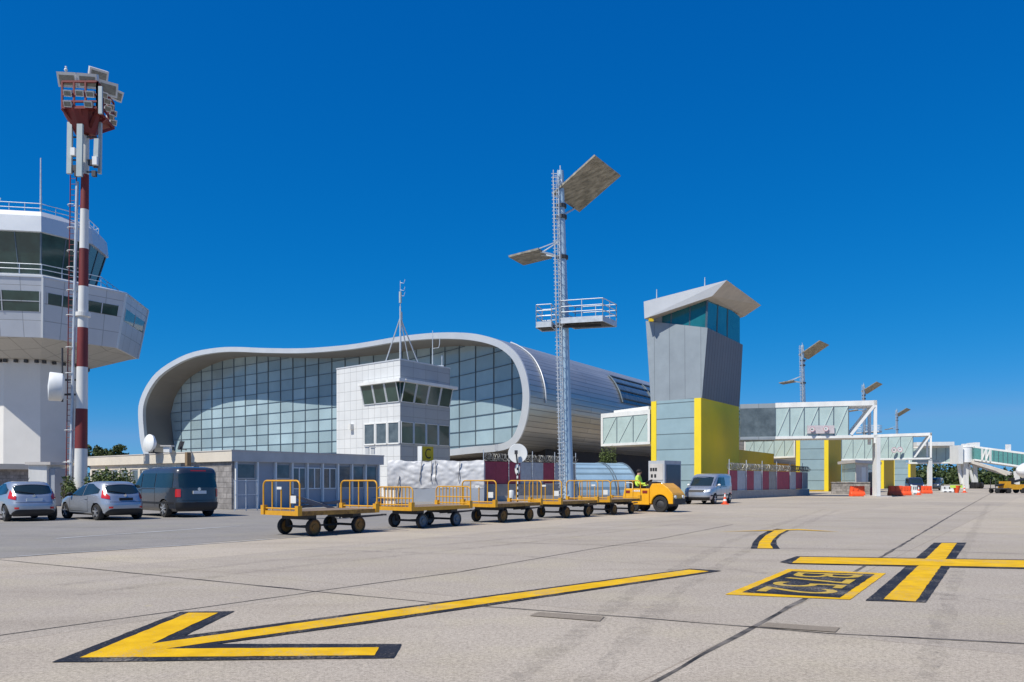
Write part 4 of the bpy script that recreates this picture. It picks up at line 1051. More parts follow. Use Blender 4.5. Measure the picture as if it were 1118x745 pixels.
# ------------------------------------------------------------------ glazed link bridges
def glazed_bridge(name, label, cat, pn0, pn1, z0, z1, depth, nb, group=None, grey=0., brace_last=False, endw=.3, braces=True, solid_to=1.0):
    """box bridge: pn0->pn1 is the near bottom edge left to right, depth a vector away from the viewer"""
    pn0, pn1, depth = xy(pn0), xy(pn1), Vector(depth)
    t = thing(name, label, cat, pn0+UP*z0, 0, group)
    d = (pn1-pn0).normalized(); Lb = (pn1-pn0).length; n = Vector((d.y, -d.x, 0)); hgt = z1-z0
    gs = Lb*solid_to
    mb = MB(); mb.obox(pn0+UP*(z0+.25), d*gs, depth, UP*(hgt-.7)); mb.build('glazing', 'bridgeglass', t, world=True)
    if grey:
        mb = MB(); mb.obox(pn0+n*.05+UP*(z0-.05), d*grey, depth, UP*.30); mb.obox(pn0+n*.05+UP*(z1-.45), d*grey, depth, UP*.42); mb.build('link_frame', 'greypanel', t, world=True)
        mb = MB(); mb.obox(pn0+n*.04+UP*(z0+.25), d*grey, depth*.02, UP*(hgt-.7)); mb.build('link_glass', 'dkglass' if False else 'wglass', t, world=True)
    a = pn0+d*grey
    mb = MB(); mb.obox(a+n*.06+UP*(z1-.45), d*(Lb-grey), depth+n*-.06, UP*.45); mb.build('roof_beam', 'white', t, world=True)
    mb = MB(); mb.obox(a+n*.06+UP*z0, d*(Lb-grey), depth-n*.06, UP*.25); mb.build('floor_beam', 'white', t, world=True)
    mb = MB(); k = 0
    for i in range(nb+1):
        u = grey+(gs-grey)*i/nb; mb.obox(pn0+n*.03+d*(u-.04)+UP*(z0+.25), d*.08, -n*.1, UP*(hgt-.7))
    mb.build('glazing_post', 'mullion', t, world=True)
    if braces:
        mb = MB()
        for i in range(nb):
            u0 = grey+(gs-grey)*(i+.12)/nb; u1 = grey+(gs-grey)*(i+.95)/nb; mb.bar(pn0+n*.02+d*u0+UP*(z0+.3), pn0+n*.02+d*u1+UP*(z1-.5), .09, .06)
        mb.build('diagonal_brace', 'brace', t, world=True)
    if solid_to < 1:
        mb = MB()
        for off_ in (Vector(), depth*.93):
            mb.bar(pn0+off_+d*(gs+.2)+UP*(z0+.3), pn0+off_+d*(Lb-.25)+UP*(z1-.5), .24, .24)
            mb.obox(pn0+off_+n*.06+d*(Lb-.27)+UP*(z0-.5), d*.27, depth*.07, UP*(hgt+.5-.003))
        mb.build('end_frame', 'white', t, world=True)
    else:
        mb = MB(); mb.obox(pn0+n*.07+UP*(z0+.25), d*endw, depth*.1, UP*(hgt-.7)); mb.obox(pn0+n*.07+d*(Lb-endw)+UP*(z0+.25), d*endw, depth*.1, UP*(hgt-.7)); mb.build('end_frame', 'white', t, world=True)
    return t
glazed_bridge('link_bridge', 'short glazed link bridge between metal terminal and flared grey tower', 'bridge', W(656.5, 525, 84.5), W(710, 525, 79.3), ZP(487.5, 84.5), ZP(452, 84.5), (1.4, 3.2, 0), 3, 'glazed bridges of the pier')
mb = MB(); a, b = W(672, 450.5, 86), W(710, 445.5, 82); mb.bar(a, b, .5, .35); pr = mb.build('roof_duct', 'white'); tag(pr, 'white duct running above the short link bridge roof', 'duct')
q0 = xy(W(808, 525, 76)); q1 = xy(W(957.5, 525, 72.5))
bz0, bz1 = ZP(478, 72.6), ZP(437.3, 72.6)
br1 = glazed_bridge('jet_bridge', 'long glazed boarding bridge with white frame beside the flared grey tower', 'boarding bridge', q0, q1, bz0, bz1, (.9, 3.3, 0), 5, 'glazed bridges of the pier', grey=3.2, solid_to=.80)
def roundsign(parent, px, py, Y, r, txt):
    c = W(px, py, Y); g = MB(); g.lathe(c, (0, -1, 0), [(.01, 0), (r, 0), (r, .05), (.01, .05)], 24); g.lathe(c+Vector((0, -.05, 0)), (0, -1, 0), [(r*.8, 0), (r*.8, .012), (r, .012), (r, 0)], 24, 1, False)
    ob = g.build('round_sign', ['white', 'pinkring'], parent, world=True)
    for sx in ((-.28, .16) if txt == '40' else (-.06,)):
        g = MB(); g.box((c.x+r*sx, c.y-.06, c.z), (r*.26, .02, r*.42)); g.build('sign_mark', 'black', ob, world=True)
mb = MB(); a = W(882, 473, 73.9); mb.obox(W(881.5, 473.5, 74.05), (W(911, 473.5, 73.35)-W(881.5, 473.5, 74.05)), (0, .08, 0), UP*.75); mb.build('sign_board', mat('pink_board', (.50, .46, .49), .6), br1, world=True)
roundsign(br1, 886.5, 468.8, 73.75, .25, '40'); roundsign(br1, 901.5, 468.2, 73.4, .25, 'P')
# its supports
sup = thing('bridge_support', 'white steel column under the end of the nearest long boarding bridge', 'column', xy(W(961, 525, 72.2)), 0, 'bridge support columns')
mb = MB(); x0_ = W(957.3, 525, 72.2).x; x1_ = W(961.3, 525, 72.2).x
mb.obox((x0_, 72.2, 0), (x1_-x0_, 0, 0), (0, .35, 0), UP*(bz0-.003)); mb.build('post', 'white', sup, world=True)
mb = MB(); mb.obox((x1_+.12, 73.6, 0), (.26, 0, 0), (0, .5, 0), UP*(bz0-.003)); mb.build('rear_post', 'offwhite', sup, world=True)
mb = MB(); mb.obox((x0_-.15, 71.9, 0), (1.4, 0, 0), (0, 2.6, 0), UP*.12); mb.build('base_plate', 'greyfascia', sup, world=True)
# ------------------------------------------------------------------ control tower
cc = Vector((-58.5, 98.5, 0))
dv = [Vector((-2.7, -12.15, 0)), Vector((6.7, -10.5, 0)), Vector((12.15, -2.7, 0)), Vector((10.5, 6.6, 0))]
u1v = dv[1].normalized()
OCT = [Matrix.Rotation(R(45*(k-1)), 3, 'Z') @ u1v for k in range(8)]
def ring8(r, z): return [cc+d*r+UP*z for d in OCT]
ct = thing('control_tower', 'white octagonal control tower with flared grey cab, cut off by the left edge', 'control tower', cc)
mb = MB(); mb.loft([ring8(5.25, 0), ring8(5.15, 15.9)]); mb.build('shaft', 'shaft', ct, world=True)
mb = MB(); mb.loft([ring8(5.9, 15.8), ring8(10.9, 17.5), ring8(10.8, 17.6)]); mb.build('cab_soffit', 'soffit', ct, world=True)
mb = MB(); mb.loft([ring8(11.15, 17.5), ring8(12.4, 23.95)]); mb.build('lower_cab', 'cabpanel', ct, world=True)
mb = MB(); mb.loft([ring8(12.5, 23.95), ring8(12.5, 24.1), ring8(8.6, 25.1)]); mb.build('lower_roof', 'lip', ct, world=True)
def slopepanel(mb, k, f0, f1, z0, z1, rz, off, t=.06):
    """patch on octagon face k between fractions f0..f1; rz(z) gives the radius"""
    a, b = OCT[k], OCT[(k+1) % 8]; n = ((a+b)/2).normalized()
    vs = []
    for o_ in (off, off+t):
        for (f, z) in ((f0, z0), (f1, z0), (f1, z1), (f0, z1)): vs.append(cc+(a*(1-f)+b*f)*rz(z)+n*o_+UP*z)
    mb.add(vs, [(3, 2, 1, 0), (4, 5, 6, 7), (0, 1, 5, 4), (1, 2, 6, 5), (2, 3, 7, 6), (3, 0, 4, 7)])
rl = lambda z: 11.15+1.25*(z-17.5)/6.45
for k, f0, f1, z0, z1, m in ((0, .12, .97, 20.3, 22.45, 'dkglass'), (1, .05, .40, 21.2, 22.4, 'dkglass'), (1, .50, .93, 21.2, 22.4, 'dkglass'), (2, .06, .95, 20.9, 22.3, 'teal'), (7, .1, .9, 20.3, 22.4, 'dkglass')):
    mb = MB(); slopepanel(mb, k, f0, f1, z0, z1, rl, 0, .05); wn = mb.build('window', m, ct, world=True)
    mb = MB(); nb = 2
    for q in range(nb+1):
        f = f0+(f1-f0)*q/nb; slopepanel(mb, k, f-.006, f+.006, z0-.05, z1+.05, rl, .0, .10)
    if k in (0, 7): slopepanel(mb, k, f0+.007, f1-.007, (z0+z1)/2-.04, (z0+z1)/2+.04, rl, .0, .09)
    mb.build('frame', 'cabpanel', wn, world=True)
mb = MB()
for k in range(8): mb.bar(cc+OCT[k]*11.17+UP*17.5, cc+OCT[k]*12.42+UP*23.95, .22)
mb.build('corner_trim', 'lip', ct, world=True)
mb = MB(); mb.loft([ring8(6.0, 25.0), ring8(6.05, 25.7)]); mb.build('cab_plinth', 'lip', ct, world=True)
mb = MB(); mb.loft([ring8(6.05, 25.7), ring8(7.35, 30.2)]); vg = mb.build('visual_room_glass', 'dkglass', ct, world=True)
for p in vg.data.polygons: pass
mb = MB()
for k in range(8):
    mb.bar(cc+OCT[k]*6.08+UP*25.7, cc+OCT[k]*7.38+UP*30.2, .16)
    a, b = OCT[k], OCT[(k+1) % 8]
    for f in (.5,): mb.bar(cc+(a*(1-f)+b*f)*6.08+UP*25.7, cc+(a*(1-f)+b*f)*7.38+UP*30.2, .09)
mb.build('glazing_bar', 'mullion', vg, world=True)
mb = MB(); mb.loft([ring8(7.3, 30.2), ring8(7.75, 30.25), ring8(7.55, 32.1), ring8(7.0, 32.75), ring8(6.8, 32.75)]); mb.build('roof', 'lip', ct, world=True)
for r, z0, hgt, rails in ((8.9, 25.05, 1.15, 2), (6.6, 32.7, 1.1, 2)):
    mb = MB()
    for k in range(8):
        a, b = cc+OCT[k]*r, cc+OCT[(k+1) % 8]*r
        for j in range(rails): mb.cyl(a+UP*(z0+hgt*(j+1)/rails), b+UP*(z0+hgt*(j+1)/rails), .045, n=6)
        for f in (0, .33, .66): p = a.lerp(b, f); mb.cyl(p+UP*(z0-.3), p+UP*(z0+hgt), .04, n=6)
    mb.build('guard_rail', 'galv', ct, world=True)
mb = MB(); p = cc+OCT[1]*6.4; mb.cyl(p+UP*32.5, p+UP*39.2, .13, .07, 8); q = cc+OCT[2]*6.0; mb.cyl(q+UP*32.7, q+UP*34.6, .04, n=6); q = cc+OCT[0]*6.2; mb.bar(q+UP*32.7, q+UP*34.3+Vector((.5, 0, 0)), .09); mb.build('antenna', 'galv', ct, world=True)
mb = MB()
for k in range(8):
    for f in (.1, .37, .63, .9):
        a = (OCT[k]*(1-f)+OCT[(k+1) % 8]*f); mb.box(cc+a*5.5+UP*15.55, (.35, .35, .35))
mb.build('soffit_lamp', 'dark_steel', ct, world=True)
# annex and booth at its foot
an_ = thing('stone_annex', 'low stone walled annex with pale roof edge below the control tower', 'building', xy(W(15, 525, 66)))
mb = MB(); a, b = xy(W(-120, 525, 60)), xy(W(72, 525, 70)); dp = Vector((-.5, .86, 0))*6
mb.prism([a, b, b+dp, a+dp], UP*ZP(512.5, 66)); mb.build('wall', 'stone', an_, world=True)
mb = MB(); e = (b-a).normalized()*.3; n = Vector((.35, -.3, 0)); mb.prism([p+UP*ZP(512.5, 66) for p in (a-e+n, b+e+n, b+dp+e, a+dp-e)], UP*.45); mb.build('roof', 'beige', an_, world=True)
bo = thing('guard_booth', 'narrow white guard booth with flat overhanging roof behind the silver cars', 'booth', xy(W(44, 525, 46)))
bp = Vector((W(31, 525, 46).x, 46, 0)); bw = W(50, 525, 46).x-bp.x
mb = MB(); mb.obox(bp, (bw, 0.1, 0), (.35, 1.3, 0), UP*2.42); mb.build('wall', 'offwhite', bo, world=True)
mb = MB(); mb.obox(bp+Vector((-.12, -.14, 2.42)), (bw+.4, .1, 0), (.35, 1.5, 0), UP*.16); mb.build('roof', 'greyfascia', bo, world=True)
mb = MB(); mb.obox(bp+Vector((bw+.02, .25, 0)), (.25, .9, 0), (.35, 0, 0), UP*2.2); mb.build('side_wall', 'bluewall', bo, world=True)
mb = MB(); mb.panel((bp.x, bp.y), (bp.x+bw, bp.y+.1), .12, bw-.12, .25, 1.3, .03); mb.build('lower_panel', 'greyfascia', bo, world=True)
cn = thing('porch_canopy', 'small slanted pale canopy between the guard booth and the striped mast', 'canopy', xy(W(68, 525, 50)))
mb = MB(); mb.obox(W(57, 511, 50), W(79, 504, 50)-W(57, 511, 50), (0, 1.5, 0), UP*.16); mb.build('roof', 'offwhite', cn, world=True)
mb = MB(); mb.cyl(xy(W(77, 525, 50.2)), W(77, 506, 50.2), .04, n=8); mb.cyl(xy(W(59, 525, 51)), W(59, 511, 51), .04, n=8); mb.build('post', 'galv', cn, world=True)

# ------------------------------------------------------------------ red and white floodlight mast
MY = 45.
ms = thing('floodlight_mast', 'red and white banded floodlight mast with antennas and a caged ladder', 'mast', xy(W(86, 525, MY)))
def mc(py): return W(88+(530-py)*.0143, py, MY)
def mr(py): return (6.6-(530-py)*.0078)/F*MY
mb = MB(); lev = [554, 490, 446.5, 401, 358, 313, 272, 229, 191, 132]
for k in range(len(lev)-1): mb.cyl(mc(lev[k]) if k else xy(mc(554), 0), mc(lev[k+1]), mr(lev[k]), mr(lev[k+1]), 24, k % 2)
mb.build('shaft', ['offwhite', 'redpaint'], ms, world=True, smooth=40)
k1 = MY/F
mb = MB()
for s in (-1, 1):
    pts = [mc(py)+Vector((-11.5*k1+s*.17, -.1, 0)) for py in (540, 400, 192)]
    mb.tube(pts, .028, 6, 0)
for i in range(58):
    py = 538-i*6; c = mc(py)+Vector((-11.5*k1, -.1, 0)); mb.cyl(c+Vector((-.17, 0, 0)), c+Vector((.17, 0, 0)), .016, n=5, mi=0)
mb.build('ladder', 'redpaint', ms, world=True)
mb = MB()
for py in (505, 470, 437, 408, 380, 345, 318, 293, 275, 250, 225):
    c = mc(py)+Vector((-11.5*k1, 0, 0)); mb.tube([c+Vector((-.30*math.cos(R(a)), -.35*math.sin(R(a)), 0)) for a in range(-10, 191, 25)], .022, 6, 0); mb.cyl(c, mc(py), .03, n=6)
mb.build('ladder_hoop', 'offwhite', ms, world=True)
mb = MB(); mb.tube([mc(py)+Vector((-mr(py)-.12, -.2, 0)) for py in (548, 400, 200)], .085, 8); mb.build('cable_duct', 'galv', ms, world=True, smooth=50)
mb = MB(); mb.lathe(mc(344)-UP*.1, (0, 0, 1), [(mr(344), 0), (mr(344)+.12, 0), (mr(344)+.12, .22), (mr(344), .22)], 24); mb.build('collar', 'offwhite', ms, world=True)
mb = MB(); c = W(61, 422.5, MY-.5); ax = Vector((-.86, -.5, .04)); mb.lathe(c, ax, [(.02, -.45), (.55, -.42), (.78, -.30), (.80, .30), (.77, .34), (.02, .40)], 32); dd = mb.build('drum_dish', 'white', ms, world=True, smooth=40)
mb = MB()
for py in (415, 431): mb.bar(W(66, py, MY-.3), mc(py), .10); mb.bar(W(68, py-8, MY-.3), W(68, py+8, MY-.3), .08)
mb.cyl(W(68, 380, MY-.3), W(68, 436, MY-.3), .05); mb.build('dish_bracket', 'dark_steel', ms, world=True)
for x, y0, y1, w_, dy in ((76, 134, 190, 5.2, -.5), (87, 136, 193, 6.0, -.75), (93.5, 130, 188, 5, .3), (105.2, 152, 172, 5, -.5), (109, 134, 190, 3, .1)):
    mb = MB(); a = W(x, y1, MY+dy); b = W(x+.8, y0, MY+dy); mb.obox(a-Vector((w_*k1/2, .09, 0)), (w_*k1, 0, 0), (0, .16, 0), b-a); mb.build('panel_antenna', 'antenna', ms, world=True)
mb = MB()
for py in (150, 175, 188):
    for x in (76, 87, 100, 106): mb.bar(mc(py), W(x, py, MY-.35), .07)
for x, y in ((80, 168), (82, 184), (99, 178), (104, 180), (103, 190), (84, 190)): mb.box(W(x, y, MY-.45), (.22, .2, .3))
mb.build('antenna_bracket', 'dark_steel', ms, world=True)
mb = MB(); mb.box(W(80, 166, MY-.62), (.24, .2, .42)); mb.box(W(104, 176, MY-.62), (.25, .2, .45)); mb.build('radio_unit', 'white', ms, world=True)
# red head frame: an L shaped gallery facing the camera and right
P1, P2, P3 = (W(68, 0, MY-1.1), W(106, 0, MY-1.1), W(124, 0, MY+1.4))
zb0, zb1, zt1 = ZP(141, MY), ZP(128, MY), ZP(100, MY)
def at_(p, z): return Vector((p.x, p.y, z))
mb = MB()
for a, b in ((P1, P2), (P2, P3)):
    for z in (zb1, zt1, (zb1+zt1)/2, zb1+.35): mb.bar(at_(a, z), at_(b, z), .10)
    for f in (0, .34, .67, 1): p = a.lerp(b, f); mb.bar(at_(p, zb1), at_(p, zt1), .09)
    mb.bar(at_(a, zb1), mc(150), .16); mb.bar(at_(b, zb1), mc(150), .16); mb.bar(at_(a.lerp(b, .5), zb1), mc(150), .14)
mb.prism([at_(P1, zb1), at_(P2, zb1), at_(P3, zb1), at_(P3+Vector((-1.2, .8, 0)), zb1), at_(P1+Vector((.3, 2.2, 0)), zb1)], UP*.12)
fl2 = [mc(146)+Vector((s*.6, t*.6, 0)) for s, t in ((-1, -1), (1, -1), (1, 1), (-1, 1))]
mb.build('head_frame', 'redpaint', ms, world=True)
mb = MB(); mb.loft([[mc(148)+Vector((.55*math.cos(R(a)), .55*math.sin(R(a)), 0)) for a in range(0, 360, 45)], [at_(mc(129), zb1)+Vector((1.0*math.cos(R(a))-.1, 1.0*math.sin(R(a))-.2, 0)) for a in range(0, 360, 45)]]); mb.build('head_corbel', 'redpaint', ms, world=True)
def flood(px, py, Y, w_, h_, az, tilt, d=.35, dbl=True):
    c = W(px, py, Y); f = Vector((math.sin(R(az)), -math.cos(R(az)), 0)); s = Vector((f.y, -f.x, 0))*-1; s = Vector((math.cos(R(az)), math.sin(R(az)), 0))
    f = (f*math.cos(R(tilt))-UP*math.sin(R(tilt))).normalized(); u = s.cross(f)
    u = -u if u.z < 0 else u
    mb = MB(); mb.obox(c-s*w_/2-u*h_/2-f*d, s*w_, u*h_, f*d); ob = mb.build('floodlight', 'floodbox', ms, world=True)
    mb = MB(); mb.obox(c-s*w_*.40-u*h_*.36, s*w_*.80, u*h_*.66, f*.015); mb.build('lens', 'floodglass', ob, world=True)
for px, py, dy, w_, h_, az, ti in ((73, 87, -1.0, 1.0, .75, 6, 22), (95.5, 88.5, -1.0, 1.0, .75, 10, 22), (118, 97, -.2, 1.0, .75, 38, 22), (127, 104, 1.0, .8, .6, 60, 25), (108, 82, 1.6, 1.0, .6, 40, 30)): flood(px, py, MY+dy, w_, h_, az, ti, .4)
for px, py in ((73.5, 102), (86.5, 102), (98, 103), (73.5, 113.5), (96, 114)): flood(px, py, MY-1.25, .42, .34, 8, 25, .3)
for px, py, dy in ((114, 104, -.6), (117.5, 111, -.2), (118, 119, .1), (121, 128, .7), (124, 134, 1.2), (121, 117, .9), (124, 124, 1.4)): flood(px, py, MY+dy, .36, .32, 45, 25, .28)
mb = MB(); mb.cyl(W(72, 86, MY), W(72, 76, MY), .04, n=6); mb.ball(W(72, 76.5, MY), .10, 8); mb.ball(W(72, 73.5, MY), .06, 8); mb.build('beacon', 'white', ms, world=True)
mb = MB(); mb.obox(W(107.2, 124, MY-1.3), (.20, 0, 0), (0, .12, 0), UP*(ZP(95, MY)-ZP(124, MY))); mb.build('panel_antenna', 'antenna', ms, world=True)

# ------------------------------------------------------------------ tall light masts
def reflector(mb, pts, th=.14):
    a, b, c, d = pts; n = (b-a).cross(d-a).normalized()*th; n = n if n.z > 0 else -n
    mb.add([a, b, c, d, a+n, b+n, c+n, d+n], [(0, 1, 2, 3), (7, 6, 5, 4), (0, 4, 5, 1), (1, 5, 6, 2), (2, 6, 7, 3), (3, 7, 4, 0)])
LY = 60.
lm0 = xy(W(619.5, 525, LY))
def light_mast(label, detail=True):
    t = thing('light_mast', label, 'light mast', lm0, 0, 'tall apron light masts with reflector panels')
    def lc(py): return W(619.8-(545-py)*.0225, py, LY)
    def lr(py): return (7.0-(545-py)*.0095)/F*LY
    mb = MB(); mb.tube([xy(lc(547))]+[lc(p) for p in (500, 400, 300, 230, 187)], [lr(547)]+[lr(p) for p in (500, 400, 300, 230, 187)], 20); mb.build('pole', 'galv_blue', t, world=True, smooth=50)
    kk = LY/F
    mb = MB()
    for s in (-.17, .17): mb.tube([lc(p)+Vector((-5.5*kk+s, -.40, 0)) for p in (546, 400, 188)], .035, 6)
    n = 88 if detail else 40
    for i in range(n):
        py = 544-i*(356/n); c = lc(py)+Vector((-5.5*kk, -.40, 0)); mb.bar(c+Vector((-.32, 0, 0)), c+Vector((.20, 0, 0)), .05)
    mb.build('ladder', 'galv', t, world=True)
    mb = MB()
    for i in range(30):
        py = 530-i*11.5; c = lc(py)+Vector((-5.5*kk, -.40, 0)); mb.tube([c+Vector((.26*math.cos(R(a)), -.42*math.sin(R(a)), 0)) for a in range(-15, 196, 30)], .02, 5)
    for a in (30, 90, 150): mb.tube([lc(p)+Vector((-5.5*kk+.26*math.cos(R(a)), -.40-.42*math.sin(R(a)), 0)) for p in (531, 400, 196)], .022, 5)
    mb.build('safety_cage', 'galv', t, world=True)
    mb = MB()
    for py in (546.5, 355, 281, 237, 225): mb.lathe(lc(min(py, 546))-UP*.15, (0, 0, 1), [(lr(py), 0), (lr(py)+.14, 0), (lr(py)+.14, .25), (lr(py), .25)], 20)
    mb.build('collar', 'dark_steel', t, world=True, smooth=40)
    # two small platforms
    pl = [W(612.5, 352.5, LY-1.0), W(658, 346.5, LY-1.9), W(673, 350.5, LY+.3), W(628, 356, LY+1.2)]
    pz = ZP(355, LY)
    for pts, zz in ((pl, pz), ([W(585.5, 352, LY-.5), W(602, 352, LY-.8), W(607, 352, LY+.9), W(592, 352, LY+1.2)], pz-.2)):
        q = [Vector((p.x, p.y, zz)) for p in pts]
        mb = MB(); mb.prism(q, UP*.10); pf = mb.build('platform', 'dark_steel', t, world=True)
        mb = MB()
        for i in range(4):
            a, b = q[i], q[(i+1) % 4]; mb.bar(a+UP*.12, b+UP*.12, .07, .42)
            for z in (.75, 1.15, 1.6): mb.cyl(a+UP*z, b+UP*z, .035, n=6)
            nn = max(1, int((b-a).length/1.1))
            for k in range(nn+1): p = a.lerp(b, k/nn); mb.cyl(p, p+UP*1.6, .035, n=6)
        mb.build('guard_rail', 'galv', pf, world=True)
    mb = MB(); c = lc(354); mb.bar(Vector((pl[0].x-1.8, LY, pz-.18)), Vector((pl[1].x, LY-.8, pz-.18)), .2, .2); mb.build('platform_beam', 'dark_steel', t, world=True)
    big = [W(603.2, 212.6, 60), W(649.8, 170.3, 58), None, W(632.7, 231.8, 63.2)]; big[2] = big[1]+big[3]-big[0]
    c = (big[0]+big[2])/2; e1 = big[1]-big[0]; e2 = big[3]-big[0]
    mb = MB(); reflector(mb, big); mb.build('reflector_panel', 'mirror', t, world=True)
    mb = MB(); mb.bar(lc(192), big[0].lerp(big[1], .22)+UP*.16, .10); mb.bar(lc(190), big[0].lerp(big[3], .25)+UP*.06, .10); mb.bar(lc(236), big[0].lerp(big[3], .80)+UP*.02, .12)
    sm = [W(555.3, 281, 60), W(587.8, 272.8, 59), None, W(571.6, 290, 62.4)]; sm[2] = sm[1]+sm[3]-sm[0]; c2 = (sm[0]+sm[2])/2; f1 = sm[1]-sm[0]; f2 = sm[3]-sm[0]
    mb.bar(lc(281), c2+f1*.3+UP*.1, .12); mb.bar(lc(262), c2-f1*.1-f2*.3+UP*.1, .07); mb.bar(lc(262), c2-f1*.2+f2*.3+UP*.1, .07); mb.bar(lc(281), c2+f1*.4-f2*.3+UP*.1, .12)
    mb.build('bracket_arm', 'galv', t, world=True)
    mb = MB(); reflector(mb, sm); mb.build('reflector_panel', 'mirror', t, world=True)
    mb = MB(); mb.cyl(lc(187), lc(181), .04, n=6); mb.build('lightning_rod', 'galv', t, world=True)
    return t
lm = light_mast('tall lattice laddered light mast with two railed platforms, nearest and tallest in view')
for px, Y, lab in ((879.5, 137, 'distant light mast rising behind the nearest long boarding bridge, largest of the far ones'), (945.5, 193, 'distant light mast above the right end of the nearest boarding bridge'), (981, 262, 'small farthest light mast above the second boarding bridge')):
    c = copy_tree(lm); c.location = xy(W(px, 525, Y)); c.rotation_euler = (0, 0, R(-8)); c['label'] = lab

# ------------------------------------------------------------------ things behind the cart train
wt = thing('wrapped_stack', 'crumpled white plastic sheeting strapped round a stack on a grey plinth', 'wrapped stack', xy(W(476, 525, 56)))
wa_, wb_ = xy(W(423.5, 525, 57.0)), xy(W(528.5, 525, 56.2)); wd_ = Vector((0, 1, 0))*2.4
z0_, z1_ = ZP(533.5, 56), ZP(503.2, 56)
wdir = (wb_-wa_).normalized(); wl_ = (wb_-wa_).length; wn_ = Vector((wdir.y, -wdir.x, 0))
mb = MB(); nu, nv = 70, 26; gridp = []
for i in range(nu+1):
    colp = []
    for j in range(nv+1):
        u, v = i/nu, j/nv
        p = wa_+wdir*wl_*u+UP*(z0_+(z1_-z0_)*v)
        b = .07*noise.noise(Vector((u*9, v*3, 3)))+.045*noise.noise(Vector((u*26, v*9, 8)))+.10*abs(noise.noise(Vector((u*5+v*3, v*2, 1))))
        p = p+wn_*(b+.10*math.sin(math.pi*v)); p.z += (.10*noise.noise(Vector((u*13, 0, 5)))*v + .06*math.sin(u*wl_*2.1)*v)
        colp.append(p)
    for k, f in enumerate((.15, .5, 1.0)):
        q = wa_+wdir*wl_*u+wd_*f+UP*(z1_+.08*noise.noise(Vector((u*11, f*4, 9)))-.12*f); colp.append(q)
    gridp.append(colp)
n = len(gridp[0]); mb.add([p for c in gridp for p in c], [(i*n+k, i*n+k+1, (i+1)*n+k+1, (i+1)*n+k) for i in range(nu) for k in range(n-1)])
mb.add([p for p in gridp[-1]]+[xy(wb_+wd_, z0_)], [tuple(range(n+1))]); mb.add([p for p in gridp[0]]+[xy(wa_+wd_, z0_)], [tuple(range(n+1))])
mb.build('sheeting', 'wrap', wt, world=True, smooth=70)
mb = MB(); mb.obox(wa_, wdir*wl_, wd_, UP*(z0_+.05)); mb.build('plinth', 'bluewall', wt, world=True)
mb = MB()
for u, l0, sk in ((.335, .25, -.35), (.455, .25, -.1), (.505, .25, 0), (.74, .25, -.2), (.09, -.35, -.45)):
    a = wa_+wdir*(wl_*u)+wn_*.17+UP*(z0_+(z1_-z0_)*l0); b = wa_+wdir*(wl_*u-sk*.6)+wn_*.15+UP*(z1_+.02 if l0 > 0 else z0_+(z1_-z0_)*.45); mb.bar(a, b, .06, .03)
mb.build('strap', 'dark_steel', wt, world=True)

# yellow C sign
sg_ = thing('letter_sign', 'yellow box sign with black letter C on two posts above the white sheeting', 'sign', xy(W(469, 525, 61)))
sa, sb = W(461, 503, 61), W(473.2, 502.6, 61.7)
mb = MB(); e = sb-sa; e.z = 0; nrm = Vector((-.75, .66, 0)); mb.obox(sa, e, nrm*.45, UP*(ZP(487.5, 61)-sa.z)); mb.build('face', ['signyellow'], sg_, world=True)
mb = MB(); mb.obox(sa-e.normalized()*.05+nrm*.0+UP*-.02, e.normalized()*.045, nrm*.47, UP*(ZP(487.3, 61)-sa.z+.02)); mb.build('side_panel', 'white', sg_, world=True)
nf = Vector((e.y, -e.x, 0)).normalized(); hh = ZP(487.5, 61)-sa.z
lettering('C', lambda u, v: sa+e*(.26+.48*u)+UP*hh*(.14+.72*v)+nf*.02, 'lettering', 'black', sg_)
mb = MB()
for f in (.2, .75): p = sa+e*f+nrm*.2; mb.cyl(xy(p), xy(p, sa.z), .06, n=8)
mb.build('post', 'galv', sg_, world=True)

def razor(mb, a, b, r, turns, th=.022, skew=.0):
    d = b-a; L_ = d.length; d = d.normalized(); n = Vector((d.y, -d.x, 0)); pts = []
    m_ = turns*10
    for i in range(m_+1):
        t = 2*math.pi*i/10; pts.append(a+d*(L_*i/m_+.10*math.sin(t*.37))+n*r*math.cos(t)+UP*r*(1+math.sin(t)))
    mb.tube(pts, th, 4)
def panel_fence(label, a, b, z0, z1, cols_, base, wire, cat='fence', posts=True, mesh=False):
    a, b = xy(a), xy(b); t = thing('panel_fence', label, cat, a); d = (b-a).normalized(); L_ = (b-a).length; n = Vector((d.y, -d.x, 0)); N2 = len(cols_)
    for k, c in enumerate(cols_):
        mb = MB(); mb.obox(a+d*(L_*k/N2+.01)+UP*z0, d*(L_/N2-.02), -n*.06, UP*(z1-z0)); mb.build('panel', c, t, world=True)
    mb = MB(); mb.obox(a+n*.15, d*L_, -n*.5, UP*(z0-.02)); mb.build('footing', base, t, world=True)
    mb = MB()
    for k in range(0, N2+1, 2): p = a+d*L_*k/N2+n*.05; mb.cyl(p, p+UP*(z1+.9), .035, n=6)
    mb.build('post', 'galv', t, world=True)
    mb = MB(); razor(mb, a+UP*(z1+.05), b+UP*(z1+.05), wire, int(L_/.32)); razor(mb, a+UP*(z1+.2)+d*.15, b+UP*(z1+.15), wire*.8, int(L_/.43)); rz_ = mb.build('razor_wire', 'wire', t, world=True); rz_['kind'] = 'stuff'
    return t
fa, fb = W(527.5, 525, 60), W(628, 525, 68)
panel_fence('maroon and grey panel fence topped with razor wire behind the cart train', fa, fb, ZP(528.5, 62), ZP(504.5, 62), ['maroon', 'maroon', 'maroon', 'fencegrey', 'fencegrey', 'maroon', 'fencegrey', 'barrierconc'], 'barrierconc', .27)
fa2, fb2 = W(795.5, 525, 65), W(882, 525, 81)
